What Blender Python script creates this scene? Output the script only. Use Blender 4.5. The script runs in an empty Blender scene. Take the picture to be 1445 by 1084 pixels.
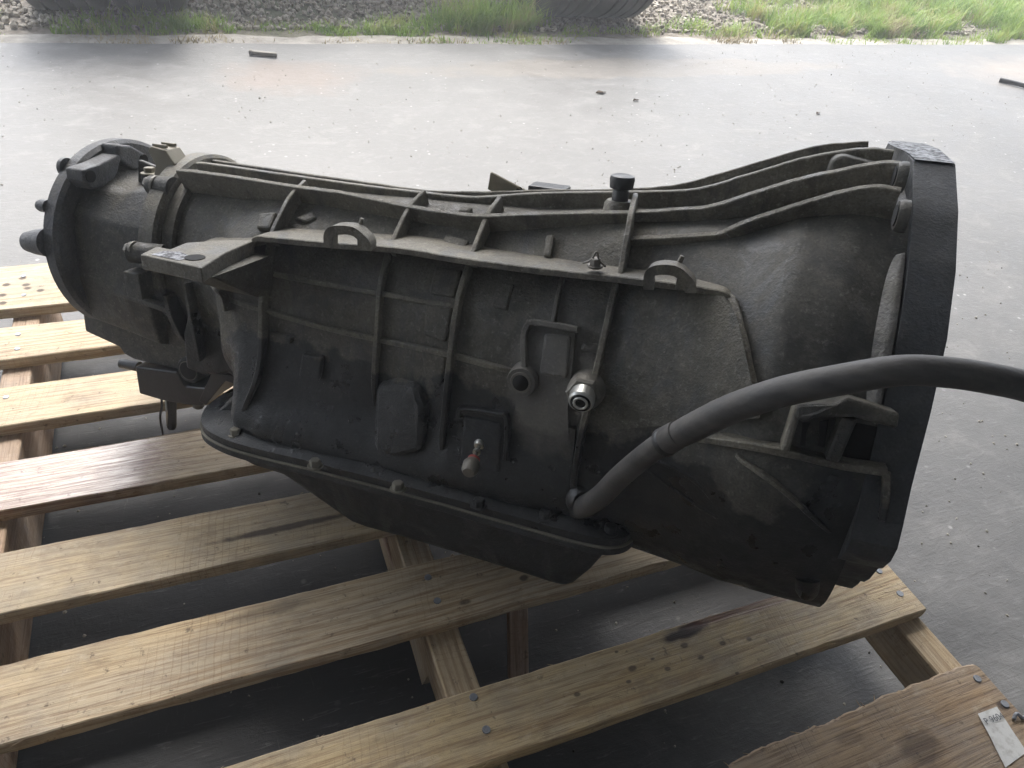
import bpy, bmesh, math, random
import numpy as np
from mathutils import Vector, Matrix, noise as mnoise
random.seed(7)
rng = np.random.default_rng(7)
C = bpy.context.scene.collection
PI = math.pi
R = math.radians
# ------------------------------------------------------------------ camera
FPX, W, H = 1044.0, 1445.0, 1084.0
DECK = 0.165                      # height of the pallet's deck above the floor
HC = 0.797                        # camera above the deck
CR = np.array([[0.9287586907160172, -0.35641671947140674, 0.10185487961168048],
               [-0.15373382353113005, -0.6203869946732437, -0.7690811974965973],
               [0.33730284007397376, 0.6986323059532399, -0.6309831179647281]])   # right, down, forward
CAM = np.array([0, 0, DECK + HC])
cd = bpy.data.cameras.new('camera'); cam = bpy.data.objects.new('camera', cd); C.objects.link(cam)
m = Matrix(((CR[0][0], -CR[1][0], -CR[2][0], 0), (CR[0][1], -CR[1][1], -CR[2][1], 0), (CR[0][2], -CR[1][2], -CR[2][2], CAM[2]), (0, 0, 0, 1)))
cam.matrix_world = m
cd.sensor_width = 36; cd.lens = 36 * FPX / W; cd.clip_start = 0.02; cd.clip_end = 500
bpy.context.scene.camera = cam
# ------------------------------------------------------------------ sky, sun, exposure
SUN_EL, SUN_AZ = 55, 8           # the sun stands behind the truck, a little to the right of straight ahead
wd = bpy.data.worlds.new('World'); bpy.context.scene.world = wd; wd.use_nodes = True
nt = wd.node_tree
sky = nt.nodes.new('ShaderNodeTexSky'); sky.sky_type = 'NISHITA'; sky.sun_disc = False
sky.sun_elevation = R(SUN_EL); sky.sun_rotation = R(SUN_AZ); sky.dust_density = 3.0; sky.air_density = 1.0
hs = nt.nodes.new('ShaderNodeHueSaturation'); hs.inputs['Saturation'].default_value = .42   # hazy white sky
nt.links.new(sky.outputs[0], hs.inputs['Color']); nt.links.new(hs.outputs[0], nt.nodes['Background'].inputs[0]); nt.nodes['Background'].inputs[1].default_value = 0.15
sl = bpy.data.lights.new('sun', 'SUN'); sl.energy = 1.0; sl.angle = R(22); sl.color = (1, .96, .9)
so = bpy.data.objects.new('sun', sl); C.objects.link(so)
so.rotation_euler = Vector((math.sin(R(SUN_AZ)) * math.cos(R(SUN_EL)), math.cos(R(SUN_AZ)) * math.cos(R(SUN_EL)), math.sin(R(SUN_EL)))).to_track_quat('Z', 'Y').to_euler()
vs = bpy.context.scene.view_settings
vs.view_transform = 'Standard'; vs.look = 'None'; vs.exposure = 2.22; vs.gamma = 1
sc = bpy.context.scene
sc.cycles.use_denoising = True
sc.cycles.max_bounces = 8; sc.cycles.diffuse_bounces = 5

# ------------------------------------------------------------------ helpers
def setp(o, label=None, cat=None, group=None, kind=None):
    for k, v in (('label', label), ('category', cat), ('group', group), ('kind', kind)):
        if v: o[k] = v
    return o
def empty(name, mat=None, loc=(0, 0, 0)):
    o = bpy.data.objects.new(name, None); C.objects.link(o); o.empty_display_size = .05
    if mat is not None: o.matrix_world = mat
    else: o.location = loc
    return o
def mesh_obj(name, V, F, mat, parent=None, smooth=False, sharp=None, loc=None):
    me = bpy.data.meshes.new(name); me.from_pydata([tuple(map(float, v)) for v in V], [], [tuple(int(i) for i in f) for f in F]); me.update()
    bm = bmesh.new(); bm.from_mesh(me); bmesh.ops.recalc_face_normals(bm, faces=bm.faces)
    if sharp:
        for e in bm.edges:
            if len(e.link_faces) == 2 and e.calc_face_angle(0) > R(sharp): e.smooth = False
    for f_ in bm.faces: f_.smooth = smooth
    bm.to_mesh(me); bm.free()
    if mat: me.materials.append(mat)
    o = bpy.data.objects.new(name, me); C.objects.link(o)
    if parent is not None: o.parent = parent
    if loc is not None: o.location = loc
    return o
class MB:
    def __init__(s): s.V = []; s.F = []
    def add(s, V, F):
        b = len(s.V); s.V += [tuple(v) for v in V]; s.F += [tuple(i + b for i in f) for f in F]; return s
    def box(s, c, d, M=None):
        V = [(c[0] + d[0] * (i - .5), c[1] + d[1] * (j - .5), c[2] + d[2] * (k - .5)) for i in (0, 1) for j in (0, 1) for k in (0, 1)]
        if M is not None: V = [tuple(M @ Vector(v)) for v in V]
        return s.add(V, [(0, 1, 3, 2), (4, 6, 7, 5), (0, 4, 5, 1), (2, 3, 7, 6), (0, 2, 6, 4), (1, 5, 7, 3)])
    def prism(s, prof, a, b, axis):
        """prof: 2D outline; extruded from a to b along axis index (0,1,2)."""
        n = len(prof)
        def mk(p, t):
            return (t, p[0], p[1]) if axis == 0 else (p[0], t, p[1]) if axis == 1 else (p[0], p[1], t)
        V = [mk(p, a) for p in prof] + [mk(p, b) for p in prof]
        F = [tuple(range(n)), tuple(range(2 * n - 1, n - 1, -1))] + [(i, (i + 1) % n, n + (i + 1) % n, n + i) for i in range(n)]
        return s.add(V, F)
    def cyl(s, p0, p1, r0, r1=None, n=20, prof=None):
        """solid of revolution from p0 to p1; prof = [(t, r), ...] along it."""
        p0 = np.array(p0, float); p1 = np.array(p1, float); r1 = r0 if r1 is None else r1
        prof = prof or [(0, r0), (1, r1)]
        d = p1 - p0; L = np.linalg.norm(d); d = d / L
        a = np.cross(d, [0, 0, 1.0]) if abs(d[2]) < .9 else np.cross(d, [1.0, 0, 0]); a /= np.linalg.norm(a); b = np.cross(d, a)
        V = []; F = []
        for t, r in prof:
            for i in range(n):
                th = 2 * PI * i / n; V.append(p0 + d * L * t + r * (math.cos(th) * a + math.sin(th) * b))
        for k in range(len(prof) - 1):
            for i in range(n):
                j = (i + 1) % n; F.append((k * n + i, k * n + j, (k + 1) * n + j, (k + 1) * n + i))
        F.append(tuple(range(n))[::-1]); F.append(tuple((len(prof) - 1) * n + i for i in range(n)))
        return s.add(V, F)
    def hexbolt(s, p, d, r, h, washer=0):
        p = np.array(p, float); d = np.array(d, float); d /= np.linalg.norm(d)
        if washer: s.cyl(p, p + d * h * .25, washer, n=20)
        s.cyl(p, p + d * h, r, n=6, prof=[(0, r), (.85, r), (1, r * .86)])
        return s
    def tube(s, pts, rad, n=12, sub=6, caps=True):
        P = catmull(pts, sub); N = len(P)
        rr = [rad] * N if not hasattr(rad, '__len__') else list(np.interp(np.linspace(0, 1, N), np.linspace(0, 1, len(rad)), rad))
        V = []; F = []; up = np.array([0, 0, 1.0]); prev = None
        for i in range(N):
            t = P[min(i + 1, N - 1)] - P[max(i - 1, 0)]; t /= np.linalg.norm(t)
            a = (np.cross(t, up) if prev is None else prev - t * (prev @ t)); 
            if np.linalg.norm(a) < 1e-4: a = np.cross(t, [1, .3, 0])
            a /= np.linalg.norm(a); prev = a; b = np.cross(t, a)
            for k in range(n): th = 2 * PI * k / n; V.append(P[i] + rr[i] * (math.cos(th) * a + math.sin(th) * b))
        for i in range(N - 1):
            for k in range(n): j = (k + 1) % n; F.append((i * n + k, i * n + j, (i + 1) * n + j, (i + 1) * n + k))
        if caps: F.append(tuple(range(n))[::-1]); F.append(tuple((N - 1) * n + k for k in range(n)))
        return s.add(V, F)
    def build(s, name, mat, parent=None, smooth=False, sharp=None, bevel=0, seg=2, loc=None):
        o = mesh_obj(name, s.V, s.F, mat, parent, smooth, sharp, loc)
        if bevel:
            b = o.modifiers.new('bevel', 'BEVEL'); b.width = bevel; b.segments = seg; b.limit_method = 'ANGLE'; b.angle_limit = R(35)
            if smooth is False:
                for p in o.data.polygons: p.use_smooth = True
                b.harden_normals = True
        return o
def catmull(pts, sub=6):
    P = [np.array(p, float) for p in pts]
    if len(P) < 3: return [P[0] + (P[-1] - P[0]) * t for t in np.linspace(0, 1, sub + 1)]
    P = [2 * P[0] - P[1]] + P + [2 * P[-1] - P[-2]]
    out = []
    for i in range(1, len(P) - 2):
        for t in np.linspace(0, 1, sub, endpoint=False):
            a, b, c, d = P[i - 1:i + 3]
            out.append(.5 * (2 * b + (c - a) * t + (2 * a - 5 * b + 4 * c - d) * t * t + (-a + 3 * b - 3 * c + d) * t ** 3))
    out.append(P[-2]); return out

# ------------------------------------------------------------------ materials
class NT:
    def __init__(s, name):
        s.m = bpy.data.materials.new(name); s.m.use_nodes = True; s.t = s.m.node_tree; s.b = s.t.nodes['Principled BSDF']
    def n(s, typ, **kw):
        x = s.t.nodes.new(typ)
        for k, v in kw.items():
            if k == 'inp':
                for a, b in v.items():
                    if hasattr(b, 'is_output') or isinstance(b, bpy.types.NodeSocket): s.t.links.new(b, x.inputs[a])
                    else: x.inputs[a].default_value = b
            else: setattr(x, k, v)
        return x
    def coord(s, which='Object'): return s.n('ShaderNodeTexCoord').outputs[which]
    def map(s, vec, sc=(1, 1, 1), loc=(0, 0, 0), rot=(0, 0, 0)):
        return s.n('ShaderNodeMapping', inp={'Vector': vec, 'Scale': sc, 'Location': loc, 'Rotation': rot}).outputs[0]
    def noise(s, vec, scale, detail=4, rough=.55, dist=0):
        return s.n('ShaderNodeTexNoise', inp={'Vector': vec, 'Scale': scale, 'Detail': detail, 'Roughness': rough, 'Distortion': dist}).outputs['Fac']
    def ramp(s, fac, stops, interp='LINEAR'):
        r = s.n('ShaderNodeValToRGB', inp={'Fac': fac}); r.color_ramp.interpolation = interp
        e = r.color_ramp.elements
        while len(e) < len(stops): e.new(.5)
        for i, (p, c) in enumerate(stops):
            e[i].position = p; e[i].color = (c, c, c, 1) if not hasattr(c, '__len__') else (*c, 1)
        return r.outputs[0]
    def mix(s, fac, a, b, mode='MIX'):
        x = s.n('ShaderNodeMix', data_type='RGBA', blend_type=mode)
        for sock, v in ((x.inputs[0], fac), (x.inputs[6], a), (x.inputs[7], b)):
            if isinstance(v, bpy.types.NodeSocket): s.t.links.new(v, sock)
            elif hasattr(v, "__len__"): sock.default_value = (*v, 1)
            else: sock.default_value = v if sock is x.inputs[0] else (v, v, v, 1)
        return x.outputs[2]
    def math(s, op, a, b=0, clamp=False):
        x = s.n('ShaderNodeMath', operation=op, use_clamp=clamp)
        for i, v in enumerate((a, b)):
            if isinstance(v, bpy.types.NodeSocket): s.t.links.new(v, x.inputs[i])
            else: x.inputs[i].default_value = v
        return x.outputs[0]
    def bump(s, h, strength=.3, dist=.01, normal=None):
        d = {'Height': h, 'Strength': strength, 'Distance': dist}
        if normal is not None: d['Normal'] = normal
        return s.n('ShaderNodeBump', inp=d).outputs[0]
    def set(s, **kw):
        for k, v in kw.items():
            i = s.b.inputs[k.replace('_', ' ')]
            if isinstance(v, bpy.types.NodeSocket): s.t.links.new(v, i)
            else: i.default_value = v if not hasattr(v, '__len__') or len(v) != 3 else (*v, 1)
        return s.m
def plain(name, col, rough=.5, metal=0., bumps=0, var=0):
    n = NT(name); c = n.coord()
    kw = dict(Roughness=rough, Metallic=metal)
    if var:
        f = n.noise(c, 40, 6); kw['Base_Color'] = n.mix(f, [x * (1 - var) for x in col], [min(1, x * (1 + var)) for x in col])
    else: kw['Base_Color'] = col
    if bumps: kw['Normal'] = n.bump(n.noise(c, 300, 4), bumps, .002)
    return n.set(**kw)

def ellipse_mask(n, vec, cx, cy, rx, ry, rot=0, wob=.35, scale=30, lo=.8, hi=1.1):
    """soft-edged irregular patch in object space: 1 inside, 0 outside"""
    v = n.map(vec, (1 / rx, 1 / ry, 0), (-cx / rx, -cy / ry, 0)) if not rot else n.map(n.map(vec, (1, 1, 0), (-cx, -cy, 0)), (1 / rx, 1 / ry, 0), (0, 0, 0), (0, 0, rot))
    l = n.n('ShaderNodeVectorMath', operation='LENGTH', inp={0: v}).outputs['Value']
    w = n.math('MULTIPLY', n.math('SUBTRACT', n.noise(vec, scale, 5, .6), .5), wob * 4)
    return n.ramp(n.math('ADD', l, w), [(lo * .5, 1.0), (hi * .5, 0.0)]) if False else n.n('ShaderNodeMapRange', inp={'Value': n.math('ADD', l, w), 'From Min': hi, 'From Max': lo, 'To Min': 0.0, 'To Max': 1.0}).outputs[0]

def make_cast(name, base=(.060, .055, .041), dust=.5, oil=True, bumpy=.75):
    """old sand-cast aluminium under dried dust and oil"""
    n = NT(name); c = n.coord()
    f1 = n.noise(c, 9, 7, .68); f2 = n.noise(c, 60, 5, .6); f3 = n.noise(c, 420, 3, .6)
    col = n.mix(n.ramp(f1, [(.36, 0.0), (.62, 1.0)]), [b * .45 for b in base], [b * 1.5 for b in base])
    col = n.mix(n.math('MULTIPLY', n.ramp(f2, [(.42, 0.0), (.66, 1.0)]), dust), col, (.18, .168, .140))
    f6 = n.noise(c, 190, 4, .75)
    col = n.mix(n.math('MULTIPLY', n.ramp(f6, [(.56, 0.0), (.68, 1.0)]), dust), col, (.26, .25, .215))
    col = n.mix(n.ramp(f3, [(.35, .45), (.55, 0.0)]), col, [b * .4 for b in base])
    f7 = n.noise(n.map(c, (1, 1, .45), (4, 0, 2)), 22, 7, .72, .8)
    col = n.mix(n.math('MULTIPLY', n.ramp(f7, [(.50, 0.0), (.62, 1.0)]), .55), col, (.022, .024, .026))
    rough = n.mix(n.ramp(f7, [(.50, 0.0), (.62, 1.0)]), n.ramp(f2, [(.3, .52), (.7, .8)]), .42)
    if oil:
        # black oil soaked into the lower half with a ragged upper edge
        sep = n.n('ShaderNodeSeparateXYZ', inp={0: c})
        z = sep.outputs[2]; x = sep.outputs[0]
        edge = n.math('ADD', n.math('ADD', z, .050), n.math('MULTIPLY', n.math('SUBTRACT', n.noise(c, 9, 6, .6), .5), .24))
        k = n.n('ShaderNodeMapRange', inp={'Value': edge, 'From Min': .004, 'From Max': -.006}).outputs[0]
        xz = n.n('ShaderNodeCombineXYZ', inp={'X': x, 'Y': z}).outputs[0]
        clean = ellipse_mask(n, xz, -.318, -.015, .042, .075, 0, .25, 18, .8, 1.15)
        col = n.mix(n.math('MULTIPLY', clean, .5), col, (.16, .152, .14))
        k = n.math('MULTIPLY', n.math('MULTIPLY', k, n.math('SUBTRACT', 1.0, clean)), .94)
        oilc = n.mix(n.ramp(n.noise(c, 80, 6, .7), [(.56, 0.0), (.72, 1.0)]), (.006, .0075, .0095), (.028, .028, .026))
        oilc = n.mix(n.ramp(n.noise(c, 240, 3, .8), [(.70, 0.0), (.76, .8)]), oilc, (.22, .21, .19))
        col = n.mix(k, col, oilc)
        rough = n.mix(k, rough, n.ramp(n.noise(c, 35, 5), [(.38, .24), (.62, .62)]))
    h = n.math('ADD', n.math('ADD', n.math('MULTIPLY', f3, .6), n.math('MULTIPLY', f6, 1.1)), n.math('ADD', n.math('MULTIPLY', f2, 1.0), n.math('MULTIPLY', f7, .8)))
    nor = n.bump(h, bumpy, .0016)
    return n.set(Base_Color=col, Roughness=rough, Metallic=.0, Normal=nor)
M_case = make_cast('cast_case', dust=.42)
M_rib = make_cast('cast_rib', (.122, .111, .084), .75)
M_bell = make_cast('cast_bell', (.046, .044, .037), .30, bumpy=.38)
M_tail = make_cast('cast_tail', (.045, .043, .037), .40, oil=False, bumpy=.6)
M_pan = make_cast('oily_pan', (.011, .0125, .015), .10, oil=False)
M_disc = make_cast('grey_flange', (.075, .078, .086), .3, oil=False)
M_black = plain('black_oily_steel', (.02, .02, .021), .38, 0, .3, .4)
M_steel = plain('worn_steel', (.15, .14, .12), .5, .25, .3, .4)
M_bright = plain('bright_steel', (.55, .55, .52), .35, .8)
M_flange = make_cast('dark_flange', (.036, .040, .045), .12, oil=False, bumpy=.4)
M_gasket = plain('dry_gasket_edge', (.15, .14, .11), .8, 0, .3, .6)
M_hole = plain('dark_bore', (.006, .006, .006), .9)
M_plug = plain('pale_plastic_connector', (.20, .18, .13), .55, 0, .2, .2)
M_red = plain('red_seal', (.35, .05, .04), .5)
def hose_mat():
    n = NT('weathered_rubber'); c = n.coord()
    f = n.noise(n.map(c, (1, 6, 6)), 12, 6, .65)
    col = n.mix(n.ramp(f, [(.35, 0.0), (.7, 1.0)]), (.032, .031, .031), (.088, .082, .075))
    rust = ellipse_mask(n, c, .145, 0, .055, 5, 0, .5, 25, .5, 1.2)
    col = n.mix(n.math('MULTIPLY', rust, .55), col, (.16, .07, .035))
    return n.set(Base_Color=col, Roughness=n.ramp(f, [(.3, .5), (.7, .75)]), Normal=n.bump(n.noise(c, 250, 4), .35, .001))
M_hose = hose_mat()
def speckle_mat():
    n = NT('flaking_silver_rim'); c = n.coord()
    f = n.noise(c, 160, 5, .7)
    col = n.ramp(f, [(.44, (.02, .02, .024)), (.52, (.16, .165, .18)), (.7, (.27, .28, .30))])
    return n.set(Base_Color=col, Roughness=n.ramp(f, [(.4, .7), (.6, .5)]), Metallic=.1, Normal=n.bump(f, .4, .002))
M_speck = speckle_mat()

def make_wood(name, light, dark, seed, stains=(), wet=(), rough=.75, saw=.5, edge_dark=0):
    """pallet board: grain runs along x of the object, saw marks across it; stains/wet: (cx, cy, rx, ry, strength)"""
    n = NT(name); c = n.coord()
    loc = (seed * 3.17, seed * 1.31, seed * .7)
    g = n.map(c, (1, 1, 1), loc)
    warp = n.noise(n.map(g, (1.1, 6, 6)), 1.5, 4, .45)
    sep = n.n('ShaderNodeSeparateXYZ', inp={0: g})
    yy = n.math('ADD', n.math('MULTIPLY', sep.outputs[1], 1.0), n.math('MULTIPLY', warp, .085))
    yy = n.math('ADD', yy, n.math('MULTIPLY', sep.outputs[2], .35))
    ring = n.math('SINE', n.math('MULTIPLY', yy, 380 + (seed * 97) % 330))
    ring = n.ramp(n.math('ADD', n.math('MULTIPLY', ring, .5), .5), [(.0, 0.0), (.7, .08), (.93, .9), (1.0, .7)])
    fine = n.noise(n.map(g, (5, 150, 150)), 2.5, 6, .7)
    broad = n.noise(n.map(g, (1.5, 8, 8)), 2.0, 4, .6)
    grey = [(light[0] + light[1] + light[2]) / 3 * k for k in (1.0, .95, .86)]
    col = n.mix(n.ramp(broad, [(.3, 0.0), (.7, 1.0)]), light, [a * .5 + b * .5 for a, b in zip(light, grey)])
    col = n.mix(n.math('MULTIPLY', ring, n.ramp(n.noise(n.map(g, (1.2, 6, 6), (5, 2, 1)), 1.8, 3), [(.40, .06), (.64, .75)])), col, dark)
    col = n.mix(n.ramp(fine, [(.34, .75), (.52, 0.0)]), col, [b * .75 for b in dark])
    col = n.mix(n.ramp(fine, [(.56, 0.0), (.75, .5)]), col, [min(.8, a * 1.22) for a in light])
    # long drying cracks
    cr = n.noise(n.map(g, (1.1, 34, 34), (2, 3, 0)), 3.0, 3, .5, .4)
    crk = n.math('MULTIPLY', n.ramp(cr, [(.492, 0.0), (.5, 1.0), (.508, 0.0)]), n.ramp(n.noise(g, 3.5, 2), [(.56, 0.0), (.62, 1.0)]))
    col = n.mix(n.math('MULTIPLY', crk, .75), col, [b * .45 for b in dark])
    # saw marks across the board, skewed, in patches
    sm = n.map(g, (1, .30, .30), (0, 0, 0), (0, 0, .38))
    sw = n.n('ShaderNodeTexWave', wave_type='BANDS', bands_direction='X', inp={'Vector': sm, 'Scale': 38, 'Distortion': 3.5, 'Detail': 4, 'Detail Scale': 1.8}).outputs['Fac']
    swm = n.math('MULTIPLY', n.math('MULTIPLY', n.ramp(sw, [(.0, 1.0), (.10, 0.0)]), n.ramp(n.noise(g, 7, 4), [(.50, 0.0), (.60, 1.0)])), saw)
    col = n.mix(n.math('MULTIPLY', swm, .8), col, dark)
    # weathering: grey blotches, brown specks and a few knots
    col = n.mix(n.math('MULTIPLY', n.ramp(n.noise(g, 6, 7, .7), [(.47, 0.0), (.68, 1.0)]), .55), col, (.24, .215, .185))
    col = n.mix(n.math('MULTIPLY', n.ramp(n.noise(n.map(g, (1, 1.6, 1), (9, 4, 0)), 22, 6, .75), [(.54, 0.0), (.66, 1.0)]), .4), col, (.20, .14, .085))
    col = n.mix(n.math('MULTIPLY', n.ramp(n.noise(n.map(g, (1, 2, 1), (1, 8, 0)), 30, 6, .75), [(.56, 0.0), (.68, 1.0)]), .35), col, (.62, .53, .40))
    col = n.mix(n.ramp(n.noise(g, 75, 4, .7), [(.62, 0.0), (.70, .75)]), col, (.10, .07, .045))
    kv = n.n('ShaderNodeTexVoronoi', feature='F1', inp={'Vector': n.map(g, (1, 1.7, 1)), 'Scale': 4.2}).outputs['Distance']
    col = n.mix(n.ramp(kv, [(.035, .85), (.06, .35), (.10, 0.0)]), col, (.13, .065, .03))
    r = n.math('ADD', n.math('MULTIPLY', fine, .25), rough - .12); coat = None
    for (cx, cy, rx, ry, s_) in stains:
        k = n.math('MULTIPLY', ellipse_mask(n, c, cx, cy, rx, ry, 0, .22, 60, .6, 1.1), s_)
        col = n.mix(k, col, (.03, .014, .008)); 
    for (cx, cy, rx, ry, s_) in wet:
        k = ellipse_mask(n, c, cx, cy, rx, ry, 0, .22, 22, .7, 1.1)
        col = n.mix(n.math('MULTIPLY', k, n.ramp(fine, [(.35, .85), (.6, .35)])), col, (.13, .05, .035))
        r = n.mix(k, r, s_); coat = k
    h = n.math('ADD', n.math('ADD', n.math('MULTIPLY', fine, 1.0), n.math('MULTIPLY', ring, -.25)), n.math('ADD', n.math('MULTIPLY', swm, -.5), n.math('MULTIPLY', crk, -1.2)))
    nor = n.bump(h, .55, .0013)
    if coat is not None: n.set(Coat_Weight=n.math('MULTIPLY', coat, n.ramp(fine, [(.40, .10), (.58, .75)])), Coat_Roughness=.2, Coat_IOR=1.7)
    return n.set(Base_Color=col, Roughness=r, Normal=nor)

def concrete_mat():
    n = NT('workshop_concrete'); c = n.coord()
    f1 = n.noise(c, 1.3, 6, .6, .4); f2 = n.noise(n.map(c, (1, 1.6, 1)), 7, 7, .65, .6); f3 = n.noise(c, 60, 5, .7)
    col = n.mix(n.ramp(f1, [(.3, 0.0), (.7, 1.0)]), (.115, .115, .112), (.165, .163, .158))
    col = n.mix(n.ramp(f2, [(.38, .55), (.60, 0.0)]), col, (.082, .081, .078))
    col = n.mix(n.ramp(f2, [(.56, 0.0), (.75, .5)]), col, (.26, .254, .243))
    col = n.mix(n.ramp(f3, [(.3, .5), (.5, 0.0)]), col, (.12, .118, .112))
    f5 = n.noise(n.map(c, (1, 1.4, 1), (7, 1, 0)), 26, 6, .68, 1.2)
    col = n.mix(n.ramp(f5, [(.36, .35), (.48, 0.0)]), col, (.115, .114, .112))
    col = n.mix(n.ramp(f5, [(.54, 0.0), (.70, .35)]), col, (.21, .207, .202))
    # brown tide marks near the doorway and a rusty patch
    tide = n.math('MULTIPLY', ellipse_mask(n, c, 1.9, 3.05, 1.3, .15, 0, .35, 3.5, .75, .95), .3)
    col = n.mix(tide, col, (.20, .165, .125))
    tide2 = n.math('MULTIPLY', ellipse_mask(n, c, .35, 3.0, .3, .22, 0, .4, 6, .4, 1.1), .4)
    col = n.mix(tide2, col, (.19, .13, .095))
    tide3 = n.math('MULTIPLY', ellipse_mask(n, c, 4.6, 2.9, .9, .3, 0, .4, 3, .5, 1.1), .5)
    col = n.mix(tide3, col, (.27, .225, .18))
    # oil grime under the pallet, with the shade of its gaps painted in
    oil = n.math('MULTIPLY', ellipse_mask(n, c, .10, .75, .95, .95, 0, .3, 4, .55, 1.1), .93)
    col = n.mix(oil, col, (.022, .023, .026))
    # pale flecks
    vor = n.n('ShaderNodeTexVoronoi', feature='F1', inp={'Vector': c, 'Scale': 22.0, 'Randomness': 1.0})
    fl = n.math('MULTIPLY', n.ramp(vor.outputs['Distance'], [(.05, 1.0), (.12, 0.0)]), n.ramp(n.noise(c, 5, 3), [(.5, 0.0), (.6, 1.0)]))
    col = n.mix(n.math('MULTIPLY', fl, .6), col, (.5, .5, .48))
    # hairline scratches and trowel swirls
    sc_ = n.noise(n.map(c, (3, 26, 1), (0, 0, 0), (0, 0, .5)), 5, 6, .7, 1.5)
    col = n.mix(n.ramp(sc_, [(.58, 0.0), (.70, .25)]), col, (.33, .327, .32))
    sc2 = n.noise(n.map(c, (22, 3, 1), (3, 0, 0), (0, 0, .35)), 4, 6, .7, 2.0)
    col = n.mix(n.ramp(sc2, [(.62, 0.0), (.70, .35)]), col, (.12, .12, .115))
    rough = n.math('ADD', n.ramp(f2, [(.35, .46), (.65, .62)]), n.math('MULTIPLY', f3, .08))
    f4 = n.noise(n.map(c, (1, 1.4, 1), (7, 1, 0)), 26, 6, .68, 1.2)
    h = n.math('ADD', n.math('ADD', n.math('MULTIPLY', f2, 1.2), n.math('MULTIPLY', f4, .7)), n.math('ADD', n.math('MULTIPLY', f3, .3), n.math('MULTIPLY', sc_, .5)))
    return n.set(Base_Color=col, Roughness=rough, Normal=n.bump(h, .33, .005))
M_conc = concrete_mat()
def rough_conc():
    n = NT('crumbling_footing'); c = n.coord(); f = n.noise(c, 10, 8, .7)
    col = n.ramp(f, [(.3, (.19, .175, .15)), (.6, (.38, .355, .315)), (.8, (.46, .44, .39))])
    return n.set(Base_Color=col, Roughness=.85, Normal=n.bump(f, .8, .02))
M_foot = rough_conc()
def soil_mat():
    n = NT('gravelly_soil'); c = n.coord(); f = n.noise(c, 14, 8, .7); g = n.noise(c, .35, 3)
    col = n.ramp(f, [(.3, (.10, .085, .065)), (.55, (.26, .23, .19)), (.75, (.36, .33, .29))])
    col = n.mix(n.ramp(g, [(.5, 0.0), (.62, .7)]), col, (.07, .10, .03))
    return n.set(Base_Color=col, Roughness=.95, Normal=n.bump(f, .9, .03))
M_soil = soil_mat()

# ------------------------------------------------------------------ setting
def sheet(name, x0, x1, y0, y1, z, mat, nx=1, ny=1, amp=0, sc_=1):
    V = []; F = []
    for j in range(ny + 1):
        for i in range(nx + 1):
            x = x0 + (x1 - x0) * i / nx; y = y0 + (y1 - y0) * j / ny
            V.append((x, y, z + (amp * mnoise.noise(Vector((x * sc_, y * sc_, 3))) if amp else 0)))
    for j in range(ny):
        for i in range(nx): a = j * (nx + 1) + i; F.append((a, a + 1, a + nx + 2, a + nx + 1))
    o = mesh_obj(name, V, F, mat, smooth=True); return setp(o, kind='structure')
# slab with a slightly ragged outer edge
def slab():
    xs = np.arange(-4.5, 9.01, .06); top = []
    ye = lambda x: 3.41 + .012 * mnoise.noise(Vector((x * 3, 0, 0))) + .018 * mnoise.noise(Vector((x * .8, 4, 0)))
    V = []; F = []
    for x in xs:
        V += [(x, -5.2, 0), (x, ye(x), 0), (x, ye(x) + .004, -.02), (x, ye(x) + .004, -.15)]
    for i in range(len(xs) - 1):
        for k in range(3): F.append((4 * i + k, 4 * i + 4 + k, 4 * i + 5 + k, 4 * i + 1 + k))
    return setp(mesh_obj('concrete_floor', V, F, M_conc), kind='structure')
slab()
def footing():
    V = []; F = []; xs = np.arange(-4.5, 9.01, .05); m_ = 6
    for x in xs:
        y1 = 3.60 + .035 * mnoise.noise(Vector((x * 2.2, 9, 0))) + .02 * mnoise.noise(Vector((x * 9, 2, 0)))
        for k in range(m_ + 1):
            y = 3.40 + (y1 - 3.40) * k / m_
            z = -.012 + .008 * mnoise.noise(Vector((x * 6, y * 6, 1))) - (.03 if k == m_ else 0)
            V.append((x, y, z))
    for i in range(len(xs) - 1):
        for k in range(m_): a = i * (m_ + 1) + k; F.append((a, a + m_ + 1, a + m_ + 2, a + 1))
    return setp(mesh_obj('footing_strip', V, F, M_foot, smooth=True), kind='structure')
footing()
sheet('ground', -40, 40, 3.55, 50, -.03, M_soil, 60, 60)
sheet('gravel_yard', -4, 10, 3.56, 9, -.018, M_soil, 140, 60, .014, 7)
M_wall = plain('workshop_wall', (.50, .52, .55), .8, 0, 0, .1)
def wall(name, c, d): return setp(MB().box(c, d).build(name, M_wall), kind='structure')
wall('back_wall', (2.25, -5.3, 1.6), (13.5, .2, 3.4)); wall('side_wall', (-4.6, -1.95, 1.6), (.2, 6.9, 3.4)); wall('side_wall', (9.1, -1.95, 1.6), (.2, 6.9, 3.4))
wall('ceiling', (2.25, -1.27, 3.37), (13.9, 8.26, .14))

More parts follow.
